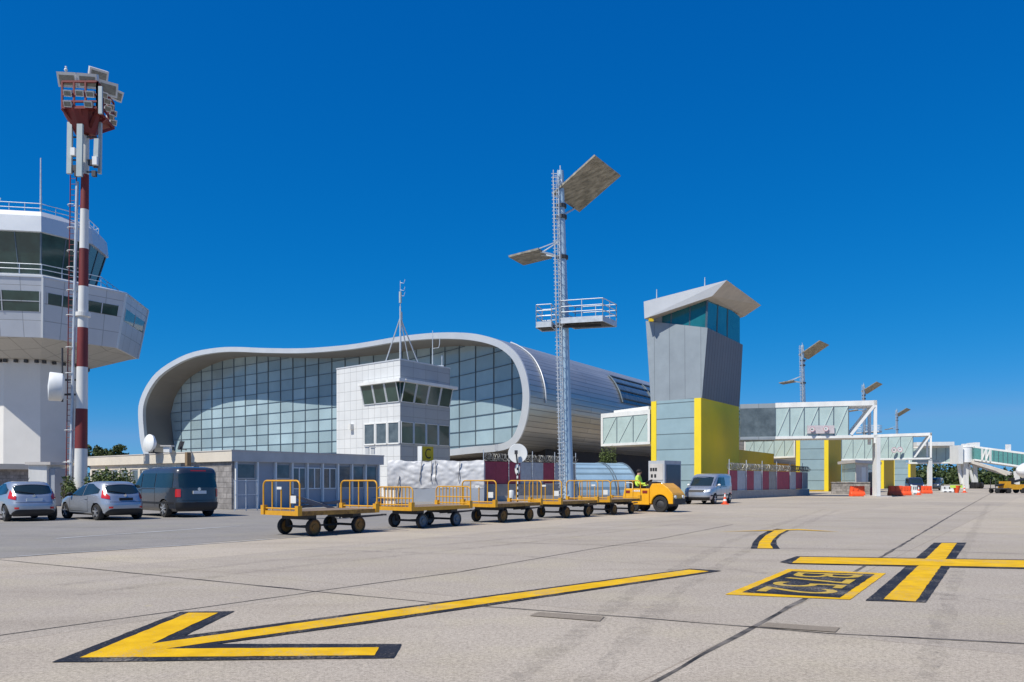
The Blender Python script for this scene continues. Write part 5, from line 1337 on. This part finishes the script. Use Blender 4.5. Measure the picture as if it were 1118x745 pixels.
f2_ = panel_fence('red and white panel fence topped with razor wire before the yellow tower base', fa2, fb2, .68, 2.36, ['maroon', 'fencegrey', 'maroon', 'fencegrey', 'maroon', 'barrierconc', 'maroon', 'maroon', 'fencegrey', 'maroon', 'barrierconc'], 'barrierconc', .26)
# disc sign on striped post
ds = thing('disc_marker', 'round white disc with smaller oval disc on a black and white striped post', 'marker post', xy(W(565, 525, 50)))
k5 = 50/F
mb = MB(); mb.lathe(W(565.3, 495.3, 50), (-.1, -1, 0), [(.01, -.10), (10*k5, -.03), (10.6*k5, .02), (10.3*k5, .05), (.01, .02)], 36); mb.build('disc', 'white', ds, world=True, smooth=40)
mb = MB(); mb.lathe(W(565, 512.5, 50.1), (-.9, -.42, 0), [(.01, -.05), (6*k5, -.02), (6.1*k5, .02), (.01, .04)], 28); mb.build('oval_disc', 'offwhite', ds, world=True, smooth=40)
mb = MB(); zz = [0]+[.28+k*.17 for k in range(14)]
for k in range(len(zz)-1): mb.cyl(xy(W(565, 525, 49.8), zz[k]), xy(W(565, 525, 49.8), zz[k+1]), .055, n=10, mi=k % 2)
mb.build('post', ['black', 'white'], ds, world=True)
mb = MB(); mb.bar(W(563.5, 494, 49.75), W(565, 507, 49.8), .10); mb.box(W(563.5, 494, 49.7), (.2, .1, .25)); mb.build('bracket', 'dark_steel', ds, world=True)
# white bollard bin on the ground by it
wbk = MB(); c = xy(W(558, 525, 47)); wbk.lathe(c, (0, 0, 1), [(.16, 0), (.19, .05), (.19, .85), (.15, .92), (.02, .95)], 18); tag(wbk.build('drum_bin', 'offwhite', smooth=40), 'pale round bin seen through the cart rails left of the striped post', 'bin')
# blue corrugated vault
va = xy(W(611, 525, 72.5)); vax = Vector((.9, .43, 0)).normalized(); vpr = Vector((vax.y, -vax.x, 0)); VR = 3.1
vt = thing('arched_store', 'pale blue corrugated steel arched store behind the last carts', 'store', va)
mb = MB(); nseg = 24; L2 = 6.6
pa = [va+vpr*(VR*math.cos(math.pi*k/nseg))+UP*(.05+VR*math.sin(math.pi*k/nseg)) for k in range(nseg+1)]
va2 = va
pa = [p-va+va2 for p in pa]
for k in range(nseg):
    s0_ = VR*math.pi*k/nseg; s1__ = VR*math.pi*(k+1)/nseg
    mb.add([pa[k], pa[k+1], pa[k+1]+vax*L2, pa[k]+vax*L2], [(0, 1, 2, 3)], 0, [[(0, s0_), (0, s1__), (L2, s1__), (L2, s0_)]])
ob = mb.build('arched_roof', 'vault', vt, world=True); weld(ob)
mb = MB(); mb.add(pa, [tuple(range(nseg+1))]); mb.add([p+vax*L2 for p in pa], [tuple(range(nseg+1))]); mb.build('end_wall', 'bluewall', vt, world=True)
mb = MB()
for u in (L2*.62, L2*.66): mb.tube([p+vax*u+(p-va2).normalized()*.03 for p in pa], .05, 6)
mb.tube([p+vax*L2*.98 for p in pa], .10, 6); mb.tube([p+vax*.1 for p in pa], .10, 6)
mb.build('hoop_rib', 'mullion', vt, world=True)
# ground power unit
gpu = thing('power_unit', 'grey ground power unit cabinet with dark grille behind the tug', 'power unit', xy(W(725, 525, 50)))
ga = xy(W(708, 525, 50)); gb = xy(W(725.5, 525, 48.8)); gc = xy(W(743.5, 525, 50.3))
e1_, e2_ = gb-ga, gc-gb; zg0, zg1 = .45, ZP(503, 49)
mb = MB(); mb.prism([xy(p, zg0) for p in (ga, gb, gc, gc+ga-gb)], UP*(zg1-zg0)); mb.build('cabinet', 'fencegrey', gpu, world=True)
mb = MB(); mb.panel(ga, gb, .12, e1_.length-.12, 1.55, 2.55, .03); mb.build('control_panel', 'greyfascia', gpu, world=True)
mb = MB()
for (u, z) in ((.28, 2.2), (.5, 2.2), (.72, 2.2), (.35, 1.8), (.65, 1.8)): mb.panel(ga, gb, u-.08, u+.08, z-.1, z+.1, .05)
mb.build('gauge', 'black', gpu, world=True)
mb = MB(); mb.panel(gb, gc, .22, e2_.length-.12, .9, zg1-.25, .03); mb.build('grille', 'navy', gpu, world=True)
mb = MB()
for p in (ga, gb, gc): q = p+(gc-ga)*.0+Vector((0, .25, 0)); mb.lathe(xy(q, .25)+Vector((-.1, 0, 0)), (1, 0, 0), [(.1, 0), (.25, .02), (.25, .18), (.1, .2)], 16)
mb.build('wheel', 'tyre', gpu, world=True)
def cone(label, p, hgt, grp=None):
    t = thing('traffic_cone', label, 'traffic cone', p, 0, grp); mb = MB(); mb.box((0, 0, .03), (hgt*.55, hgt*.55, .06)); mb.build('base', 'redplastic', t)
    mb = MB(); st = [(.21, .06), (.165, .30), (.125, .48), (.09, .68), (.05, .92), (.035, 1.0)]
    for k in range(5): mb.tube([(0, 0, st[k][1]*hgt), (0, 0, st[k+1][1]*hgt)], [st[k][0]*hgt, st[k+1][0]*hgt], 18, k % 2)
    mb.build('body', ['redplastic', 'white'], t, smooth=40); return t
cone('orange and white cone standing at the rear corner of the silver panel van', G(791.5, 551), .72)
# ------------------------------------------------------------------ the far end of the pier
def pier_block(label, pxg0, pxg1, pxy1, Y, ztop, group):
    """glazed stair block: glass face with yellow piers on the left, plain ochre wall on the right"""
    a = xy(W(pxg0, 525, Y+(pxg1-pxg0)/F*Y*.35)); b = xy(W(pxg1, 525, Y)); dB = (a-b).normalized()
    c = xy(W(pxy1, 525, Y*1.08)); t = thing('stair_block', label, 'building', b, 0, group)
    pts = [b, c, c+(a-b), a]; mb = MB(); wallbox(mb, pts, 0, ztop); mb.build('wall', 'towochre', t, world=True)
    L_ = (a-b).length; pw = L_*.13
    mb = MB(); mb.panel(a, b, 0, pw, 0, ztop, .1); mb.panel(a, b, L_-pw, L_, 0, ztop, .1); mb.build('yellow_pier', 'towyellow', t, world=True)
    mb = MB(); mb.panel(a, b, pw, L_-pw, .2, ztop-.2, .05); mb.build('window', 'slatglass', t, world=True)
    return t
G_ = 'yellow piered stair blocks of the pier'
pier_block('yellow and glass stair block under the nearest long boarding bridge', 869, 904.5, 918.5, 112, ZP(474.5, 112)+.6, G_)
pier_block('ochre stair block mostly hidden behind the white bridge column', 940, 965, 976, 150, ZP(497, 150)+1, G_)
pier_block('small far stair block with glass face under the second boarding bridge', 974, 994, 1000, 190, ZP(505, 190)+1, G_)
glazed_bridge('link_bridge', 'glazed link bridge above the razor wire fence, left of the glass stair block', 'bridge', W(813, 525, 128), W(868.5, 525, 118), ZP(500.5, 122), ZP(477, 122), (1.5, 3.5, 0), 5, 'glazed bridges of the pier')
Y2 = 122.
br2 = glazed_bridge('jet_bridge', 'second long boarding bridge with white frame beyond the nearest one', 'boarding bridge', W(919, 525, 130), W(1017.5, 525, Y2), ZP(501.5, Y2), ZP(472.5, Y2), (1.2, 3.4, 0), 6, 'glazed bridges of the pier', solid_to=.80)
roundsign(br2, 976, 491.5, 124.6, .42, '40'); roundsign(br2, 982.5, 491, 124.0, .42, 'P')
sp2 = thing('bridge_support', 'thin white column under the end of the second boarding bridge', 'column', xy(W(1015, 525, Y2)), 0, 'bridge support columns')
mb = MB(); mb.box((0, 0, ZP(503, Y2)/2), (.55, .5, ZP(503, Y2))); mb.build('post', 'white', sp2); mb = MB(); mb.box((-.4, .4, ZP(499.5, Y2)-.55), (3.6, 1.2, .35)); mb.build('cross_head', 'mullion', sp2)
Y3 = 158.
br3 = glazed_bridge('jet_bridge', 'third boarding bridge ending at the white round rotunda', 'boarding bridge', W(992, 525, 162), W(1043, 525, Y3), ZP(506, Y3), ZP(486.5, Y3), (1.5, 4.2, 0), 5, 'glazed bridges of the pier', braces=False)
mb = MB(); mb.obox(W(1001, 487, Y3-.3), W(1042, 486.6, Y3-1)-W(1001, 487, Y3-.3), (0, 3, 0), UP*.75); tag(mb.build('roof_duct', 'white'), 'long white roof casing on top of the third boarding bridge', 'duct')
ro = thing('rotunda', 'white round boarding bridge rotunda on splayed steel legs', 'rotunda', xy(W(1053, 525, 152)))
zr0, zr1 = ZP(505, 152), ZP(488.5, 152); kk = 152/F
mb = MB(); mb.cyl((0, 0, zr0), (0, 0, zr1), 8.0*kk, n=32); mb.build('drum', 'planewhite', ro, smooth=40)
mb = MB(); mb.box((-9.5*kk, -.2, (zr0+zr1)/2), (5*kk, 3.0, zr1-zr0+.6)); mb.box((8.8*kk, -.2, (zr0+zr1)/2+.2), (4*kk, 3.2, zr1-zr0+1.3)); mb.build('door_frame', 'white', ro)
mb = MB(); mb.cyl((0, 0, zr1), (0, 0, zr1+.25), 8.4*kk, 7*kk, 32); mb.box((0, 0, zr1+.4), (.8, .8, .5)); mb.build('roof', 'offwhite', ro)
mb = MB()
mb.box((0, 0, zr0/2), (5.5*kk, 1.2, zr0)); mb.bar((-7*kk, 0, zr0), (-3*kk, 0, .9), .45); mb.bar((11*kk, 0, zr0), (12.5*kk, 0, .3), .6); mb.bar((3*kk, -.4, zr0-.4), (8.5*kk, -.4, .9), .4)
mb.build('leg', 'white', ro)
mb = MB(); mb.box((9*kk, -.6, .6), (6*kk, 1.5, 1.2)); mb.lathe((7*kk, -1.5, .6), (1, 0, 0), [(.2, 0), (.6, .05), (.6, .4), (.2, .45)], 16); mb.lathe((12*kk, -1.5, .6), (1, 0, 0), [(.2, 0), (.6, .05), (.6, .4), (.2, .45)], 16); mb.build('drive_unit', 'black', ro)
tn = thing('boarding_tunnel', 'green glazed boarding tunnel sloping down from the rotunda to the right edge', 'boarding bridge', xy(W(1066, 525, 150)))
a0, a1 = W(1064, 503, 150), W(1150, 515.5, 138); hT0, hT1 = 15*150/F, 14.2*138/F
def slab(mb, a, b, z0, z1, dep, mi=0):
    dep = Vector(dep); mb.add([a+UP*z0, b+UP*z0, b+UP*z0+dep, a+UP*z0+dep, a+UP*z1, b+UP*z1, b+UP*z1+dep, a+UP*z1+dep], [(0, 3, 2, 1), (4, 5, 6, 7), (0, 1, 5, 4), (1, 2, 6, 5), (2, 3, 7, 6), (3, 0, 4, 7)], mi)
mb = MB(); slab(mb, a0, a1, .3, 2.4, (.8, 3, 0)); mb.build('glazing', mat('tunnel_green_glass', (.10, .28, .28), .12, var=.15), tn, world=True)
mb = MB(); slab(mb, a0+Vector((0, -.05, 0)), a1+Vector((0, -.05, 0)), 2.4, 2.75, (.8, 3.1, 0)); slab(mb, a0+Vector((0, -.05, 0)), a1+Vector((0, -.05, 0)), 0, .3, (.8, 3.1, 0)); mb.build('beam', 'white', tn, world=True)
mb = MB()
for f in (.10, .155, .21): p = a0.lerp(a1, f)+Vector((0, -.12, 0)); mb.bar(p+UP*.2, p+UP*2.5, .28)
for f, g_ in ((.10, .155), (.155, .21)): mb.bar(a0.lerp(a1, f)+Vector((0, -.1, .2)), a0.lerp(a1, g_)+Vector((0, -.1, 2.5)), .22)
mb.build('frame_post', 'white', tn, world=True)
mb = MB()
for f in [.26+.06*k for k in range(12)]: p = a0.lerp(a1, f)+Vector((0, -.04, 0)); mb.bar(p+UP*.3, p+UP*2.4, .08)
mb.build('glazing_post', 'mullion', tn, world=True)
mb = MB(); mb.bar(a0+Vector((0, 1, -.2)), W(1104, 517.5, 143), .5); mb.bar(a0+Vector((0, 2, -.5)), W(1100, 519, 145), .35); mb.build('under_truss', 'greyfascia', tn, world=True)
mb = MB(); p = a0.lerp(a1, .50); mb.box(p+Vector((0, 1.2, 3.3)), (.65, .65, 1.3)); mb.build('roof_box', 'white', tn, world=True)
# lift column under the tunnel
lf = thing('tunnel_undercarriage', 'white lift column and wheel bogie carrying the sloping boarding tunnel', 'undercarriage', xy(W(1110, 525, 142)))
mb = MB(); mb.box((0, 0, 1.7), (.7, .7, 3.0)); mb.build('column', 'white', lf); mb = MB(); mb.box((0, 0, .5), (2.4, 1.0, .4)); mb.lathe((-.9, -.7, .5), (0, 1, 0), [(.2, 0), (.5, .05), (.5, .4), (.2, .45)], 16); mb.lathe((.9, -.7, .5), (0, 1, 0), [(.2, 0), (.5, .05), (.5, .4), (.2, .45)], 16); mb.build('bogie', 'black', lf)
# aircraft: nose just inside the right edge
ac = thing('airliner', 'white airliner whose nose just enters at the right edge under the tunnel', 'aircraft', xy(W(1111, 525, 130)))
nz_ = W(1111.5, 514, 130); fd = Vector((.93, .36, 0)).normalized()
prof = [(.02, 0), (.45, .15), (.85, .6), (1.25, 1.5), (1.6, 2.8), (1.85, 4.5), (1.95, 7), (1.95, 28), (1.6, 34), (.5, 40)]
mb = MB(); mb.lathe(nz_, fd, prof, 32); mb.build('fuselage', 'planewhite', ac, world=True, smooth=50)
mb = MB(); q = nz_+fd*2.6; mb.box(q+Vector((-.3, -1.25, .75)), (1.0, .5, .5), heading(fd)); mb.build('cockpit_window', 'autoglass', ac, world=True)
mb = MB(); q = nz_+fd*4.2; mb.cyl(xy(q, .3), xy(q, 1.9), .12); mb.lathe(xy(q, .38)+Vector((0, -.35, 0)), (0, 1, 0), [(.1, 0), (.38, .05), (.38, .65), (.1, .7)], 16); mb.build('nose_gear', 'dark_steel', ac, world=True)
mb = MB(); q = nz_+fd*17-UP*.9; mb.prism([q+Vector((0, -1.5, 0)), q+fd*5+Vector((0, -1.5, 0)), q+fd*9+Vector((4, -15, .9)), q+fd*7.4+Vector((4, -15, .9))], UP*.3); mb.build('wing', 'planewhite', ac, world=True)
mb = MB(); q = nz_+fd*17.5; mb.cyl(xy(q, 0), xy(q, 1.9), .3); mb.build('main_gear', 'dark_steel', ac, world=True)

# glass entrance pavilion under the bridge
gp_ = thing('entrance_pavilion', 'small grey entrance pavilion with a glass corner and dark doorway under the bridges', 'building', xy(W(940, 525, 104)))
a = xy(W(919, 525, 106)); b = xy(W(934, 525, 98)); c = xy(W(958, 525, 108)); e_ = a+(c-b)
zp = ZP(503, 100)
mb = MB(); mb.prism([a, b, c, e_], UP*(zp-.35)); mb.build('wall', 'slatglass', gp_, world=True)
mb = MB(); mb.prism([xy(p, zp-.35) for p in inset([a, b, c, e_], -.5)], UP*.35); mb.build('roof', 'greyfascia', gp_, world=True)
LL = (c-b).length
mb = MB(); mb.panel(b, c, LL*.58, LL*.8, 0, 2.6, .05); mb.build('doorway', 'black', gp_, world=True)
mb = MB(); mb.panel(b, c, 0, LL*.52, 0.02, zp-.36, .08); mb.build('wall_panel', 'greyfascia', gp_, world=True)
mb = MB(); mb.panel(b, c, LL*.22, LL*.40, 1.3, 3.2, .11); mb.build('notice_panel', 'offwhite', gp_, world=True)
mb = MB(); mb.panel(a, b, -.8, (b-a).length, 0, 1.35, .5); mb.build('plinth', 'greyfascia', gp_, world=True)
lw = MB(); a = xy(W(908, 525, 92)); b = xy(W(950, 525, 88)); lw.obox(a, b-a, (.2, .6, 0), UP*1.25); lw.obox(a+Vector((-.05, -.05, 1.25)), (b-a)*1.01, (.2, .7, 0), UP*.1); tag(lw.build('stone_kerb_wall', 'stone'), 'low grey stone wall below the small entrance pavilion', 'wall')

# plastic barriers
def barrier(label, px0, px1, py, Y, m, grp, hgt=None):
    a = xy(W(px0, 525, Y)); b = xy(W(px1, 525, Y)); L_ = (b-a).length; t = thing('plastic_barrier', label, 'barrier', (a+b)/2, 0, grp); h_ = hgt or ZP(py, Y)
    prof = [(-.30, 0), (-.30, .25*h_), (-.16, .45*h_), (-.13, h_), (.13, h_), (.16, .45*h_), (.30, .25*h_), (.30, 0)]
    mb = MB(); mb.prism([(-L_/2, y, z) for y, z in prof], (L_, 0, 0)); ob = mb.build('body', m, t); bv = ob.modifiers.new('edge', 'BEVEL'); bv.width = .04; bv.segments = 2
    mb = MB()
    for k in range(3): mb.box((-L_/2+L_*(k+.5)/3, -.31, .12*h_), (L_*.16, .04, .14*h_)); mb.box((-L_/2+L_*(k+.5)/3, -.17, .72*h_), (L_*.06, .06, .3*h_))
    mb.build('foot_slot', 'black' if m == 'white' else m, t)
gb_ = 'plastic barriers along the pier'
barrier('short orange red plastic barrier left of the white bridge column', 928, 943.5, 536, 76, 'redplastic', gb_, 1.0)
barrier('long orange red plastic barrier right of the white bridge column', 970, 985, 534.5, 79, 'redplastic', gb_, 1.0)
barrier('orange red plastic barrier joined to the right end of the long one', 985.3, 994, 534.5, 81, 'redplastic', gb_, .95)
barrier('white plastic barrier between two orange red ones', 995.5, 1001, 534, 85, 'white', gb_, 1.0)
barrier('small orange red plastic barrier at the foot of the thin white column', 1006, 1017, 533.5, 92, 'redplastic', gb_, .9)
barrier('long white plastic barrier before the rotunda legs', 1028, 1044, 533, 102, 'white', gb_, .8)
cone('leaning pair cone of red and white beside the white plastic barrier', xy(W(1003, 525, 83)), .9, 'cones by the pier')
cone('small red and white cone right of the lime topped marker', xy(W(1053, 525, 100)), .9, 'cones by the pier')
lt = thing('hazard_marker', 'orange hazard cone topped with a lime green cover before the rotunda', 'hazard marker', xy(W(1044.5, 525, 98)))
mb = MB(); mb.cyl((0, 0, 0), (0, 0, .9), .22, .45, 16); mb.build('body', 'redplastic', lt, smooth=40); mb = MB(); mb.obox((-.65, -.3, .62), (1.2, 0, 0), (0, .6, 0), UP*.33); mb.build('cover', 'hiviz', lt)
rb_ = MB(); c = xy(W(953.5, 525, 78)); rb_.lathe(c, (0, 0, 1), [(.28, 0), (.30, .05), (.30, .8), (.26, .86), (.02, .88)], 20); tag(rb_.build('red_drum', 'maroon', smooth=40), 'dark red drum standing left of the white bridge column foot', 'drum')
# distant vehicles
h5 = Vector((-.54, -.84, 0)).normalized()
van('dark blue van parked under the second boarding bridge, front towards the apron', xy(W(995, 525, 112)), heading((-.3, -.95)), 'navy', 'parked vans')
van('grey van partly hidden behind the thin white column, far down the pier', xy(W(1024, 525, 126)), heading((-.6, -.8)), 'charcoal', 'parked vans')
# far loader
ld = thing('belt_loader', 'yellow apron loader standing below the sloping boarding tunnel', 'loader', xy(W(1105, 525, 96)), R(4))
mb = MB(); mb.box((0, 0, .75), (2.6, 1.4, .6)); mb.box((-.9, 0, 1.2), (.6, 1.3, .45)); mb.build('chassis', 'yellow', ld)
mb = MB()
for x in (-1.0, .95):
    for sg in (1, -1): mb.lathe((x, sg*.6-.12, .36), (0, 1, 0), [(.15, 0), (.36, .03), (.36, .22), (.15, .25)], 16)
mb.build('wheel', 'tyre', ld)
mb = MB(); mb.bar((-1.9, 0, .9), (1.8, 0, 1.75), .8, .18); mb.build('belt', 'black', ld)
mb = MB(); mb.box((-.3, -.3, 1.55), (.5, .5, .6)); mb.cyl((.4, .3, 1.0), (.4, .3, 2.2), .04); mb.cyl((-.7, .3, 1.0), (-.7, .3, 2.2), .04); mb.build('seat', 'black', ld)
dl = thing('baggage_dolly', 'low dark dolly coupled left of the yellow loader', 'dolly', xy(W(1092, 525, 95)))
mb = MB(); mb.box((0, 0, .55), (1.9, 1.3, .12)); mb.cyl((-.85, -.5, .6), (-.85, -.5, 1.7), .04); mb.cyl((-.85, .5, .6), (-.85, .5, 1.7), .04); mb.build('deck', 'dark_steel', dl)
mb = MB()
for x in (-.7, .7): mb.lathe((x, -.65, .28), (0, 1, 0), [(.1, 0), (.28, .03), (.28, .15), (.1, .18)], 14); mb.lathe((x, .5, .28), (0, 1, 0), [(.1, 0), (.28, .03), (.28, .15), (.1, .18)], 14)
mb.build('wheel', 'tyre', dl)
# construction yard wall behind the fence, under the terminal
yw = MB(); a, b = xy(W(800, 525, 96)), xy(W(872, 525, 128)); yw.obox(a, b-a, (-1, 2, 0), UP*ZP(505, 110)); yw.obox(a+UP*ZP(505, 110)+Vector((0, -.1, 0)), (b-a)*.55, (-1, 2.2, 0), UP*1.3); tag(yw.build('yard_shed', 'towochre'), 'ochre shed behind the red and white panel fence', 'shed')

# ------------------------------------------------------------------ vegetation
def leaf_cloud(mb, blobs, n, size, rn, flat_=.8):
    for c, r in blobs:
        for i in range(int(n*r[0]*r[1])):
            d = Vector((rn.gauss(0, 1), rn.gauss(0, 1), rn.gauss(0, 1))).normalized(); q = rn.random()**.45
            p = Vector(c)+Vector((d.x*r[0], d.y*r[0], d.z*r[1]))*q*(1+.28*noise.noise(Vector((d.x*2.3, d.y*2.3, d.z*2.3))+Vector(c)))
            a = Vector((rn.gauss(0, 1), rn.gauss(0, 1), rn.gauss(0, .7))).normalized(); b = a.cross(Vector((rn.gauss(0, 1), rn.gauss(0, 1), rn.gauss(0, 1)))).normalized(); s = size*rn.uniform(.6, 1.4)
            mb.add([p-a*s, p+b*s*.6, p+a*s, p-b*s*.6], [(0, 1, 2, 3)])
def tree(name, label, cat, base, hgt, cr, m, seed, group=None, n=240, size=.16, nb=11, low=.3):
    rn = random.Random(seed); t = thing(name, label, cat, base, 0, group)
    tr = MB(); lean = Vector((rn.uniform(-.06, .06), rn.uniform(-.06, .06), 1)); tips = []
    tr.tube([(0, 0, -.05), lean*hgt*.3, lean*hgt*.62], [hgt*.035, hgt*.027, hgt*.012], 10)
    for k in range(7):
        z = hgt*rn.uniform(.28, .6); a = rn.uniform(0, 6.28); e = lean*z+Vector((math.cos(a)*cr*.7, math.sin(a)*cr*.7, hgt*rn.uniform(.08, .25))); tr.tube([lean*z, (lean*z+e)/2+UP*.1*hgt*.3, e], [hgt*.014, hgt*.009, hgt*.004], 6); tips.append(e)
    tr.build('trunk', 'bark', t, smooth=50)
    bl = [(e, (cr*rn.uniform(.3, .5), cr*rn.uniform(.22, .38))) for e in tips]
    for k in range(nb):
        a = rn.uniform(0, 6.28); q = cr*math.sqrt(rn.random())*.75; z = hgt*(low+(1-low)*rn.uniform(.15, .88)); bl.append((Vector((math.cos(a)*q, math.sin(a)*q, z)), (cr*rn.uniform(.28, .48), cr*rn.uniform(.2, .36))))
    lb = MB(); leaf_cloud(lb, bl, n/max(.5, cr*cr*.3), size, rn); cw = lb.build('crown', m, t, recalc=False)
    return t
tg = 'trees behind the low office'
tree('pine_tree', 'dark green tree left of the pair showing above the low office roof', 'tree', xy(W(104, 525, 92)), ZP(482.5, 92), 1.7, 'leafdark', 3, tg, 420, .17)
tree('pine_tree', 'dark green round crowned tree right of the pair above the low office roof', 'tree', xy(W(123, 525, 95)), ZP(484, 95), 1.75, 'leafdark', 5, tg, 420, .17)
tree('pine_tree', 'lower dark green crown filling the gap between the two trees above the office', 'tree', xy(W(113, 525, 98)), ZP(490, 98), 1.8, 'leafdark', 8, tg, 380, .17)
def bush(name, label, base, rr, zz, m, seed, n=900):
    rn = random.Random(seed); t = thing(name, label, 'bush', base); lb = MB(); bl = [(Vector((rn.uniform(-.7, .7)*rr, rn.uniform(-.3, .3), zz*rn.uniform(.35, .72))), (rr*.45, zz*.36)) for k in range(7)]
    leaf_cloud(lb, bl, n, .075, rn); lb.build('foliage', m, t, recalc=False)
    st = MB()
    for k in range(6): a = rn.uniform(0, 6.28); st.tube([(0, 0, 0), (math.cos(a)*rr*.3, math.sin(a)*.2, zz*.4), (math.cos(a)*rr*.6, math.sin(a)*.3, zz*.75)], [.03, .02, .008], 5)
    st.build('stem', 'bark', t); return t
bush('round_bush', 'green bush before the cream office windows, behind the second silver car', xy(W(115, 525, 43)), 1.25, ZP(511, 43), 'leaf', 21)
bush('round_bush', 'pale leaved shrub left of the striped mast foot, behind the silver cars', xy(W(72, 525, 44)), .55, ZP(518, 44), 'leaf', 22)
bush('climbing_shrub', 'dark shrub growing behind the arched store under the link bridge', xy(W(664, 525, 80)), .9, ZP(487, 80), 'leaf', 23, 700)
# far tree line, one wooded mass
rn = random.Random(77); lb = MB()
for k in range(340):
    px_ = rn.uniform(985, 1330); Y = rn.uniform(310, 380); x = (px_-CX)/F*Y; hgt = rn.uniform(4.0, 9.5)*(1.0 if px_ < 1050 else .9)
    bl = [(Vector((x+rn.uniform(-1.5, 1.5), Y, hgt*f)), (2.3*(1.15-f)+.4, 1.6)) for f in (.22, .5, .8)]
    leaf_cloud(lb, bl, 7, .75, rn)
tl = lb.build('treeline', 'leafdark', recalc=False); tl['kind'] = 'stuff'
gm_ = flat('grass_strip', [mat('dry_grass', (.13, .13, .05), .95, var=.3, scale=.3)], [([W(1000, 525, 296).xy.to_tuple(), W(1500, 525, 296).xy.to_tuple(), W(1500, 525, 700).xy.to_tuple(), W(1000, 525, 700).xy.to_tuple()], 0)], .01)
# ------------------------------------------------------------------ small yard things behind the first carts
tb = thing('tow_bar_rack', 'dark blue tow bars stacked on trestles behind the first baggage cart', 'tow bars', xy(W(348, 525, 31)))
mb = MB()
for (x0, z0, x1, z1, y) in ((-1.1, .95, .8, .35, 0), (-.9, .45, 1.2, .75, .25), (-1.3, .62, .9, .62, .5)): mb.bar((x0, y, z0), (x1, y, z1), .10)
mb.build('tow_bar', 'navy', tb)
mb = MB()
for x in (-.8, .7):
    mb.bar((x, -.1, 0), (x, .2, .6), .06); mb.bar((x, .6, 0), (x, .3, .6), .06)
mb.build('trestle', 'dark_steel', tb)
kb = MB(); a, b = xy(W(300, 525, 45.5)), xy(W(424, 525, 50.5)); kb.obox(a, b-a, (-.2, .5, 0), UP*.42); tag(kb.build('low_wall', 'bluewall'), 'long low blue grey kerb wall in front of the office windows', 'wall')
kb = MB(); a, b = xy(W(528, 525, 57)), xy(W(690, 525, 62)); kb.obox(a, b-a, (0, .4, 0), UP*.40); tag(kb.build('low_wall', 'barrierconc'), 'long low grey kerb wall between the cart train and the maroon fence', 'wall')
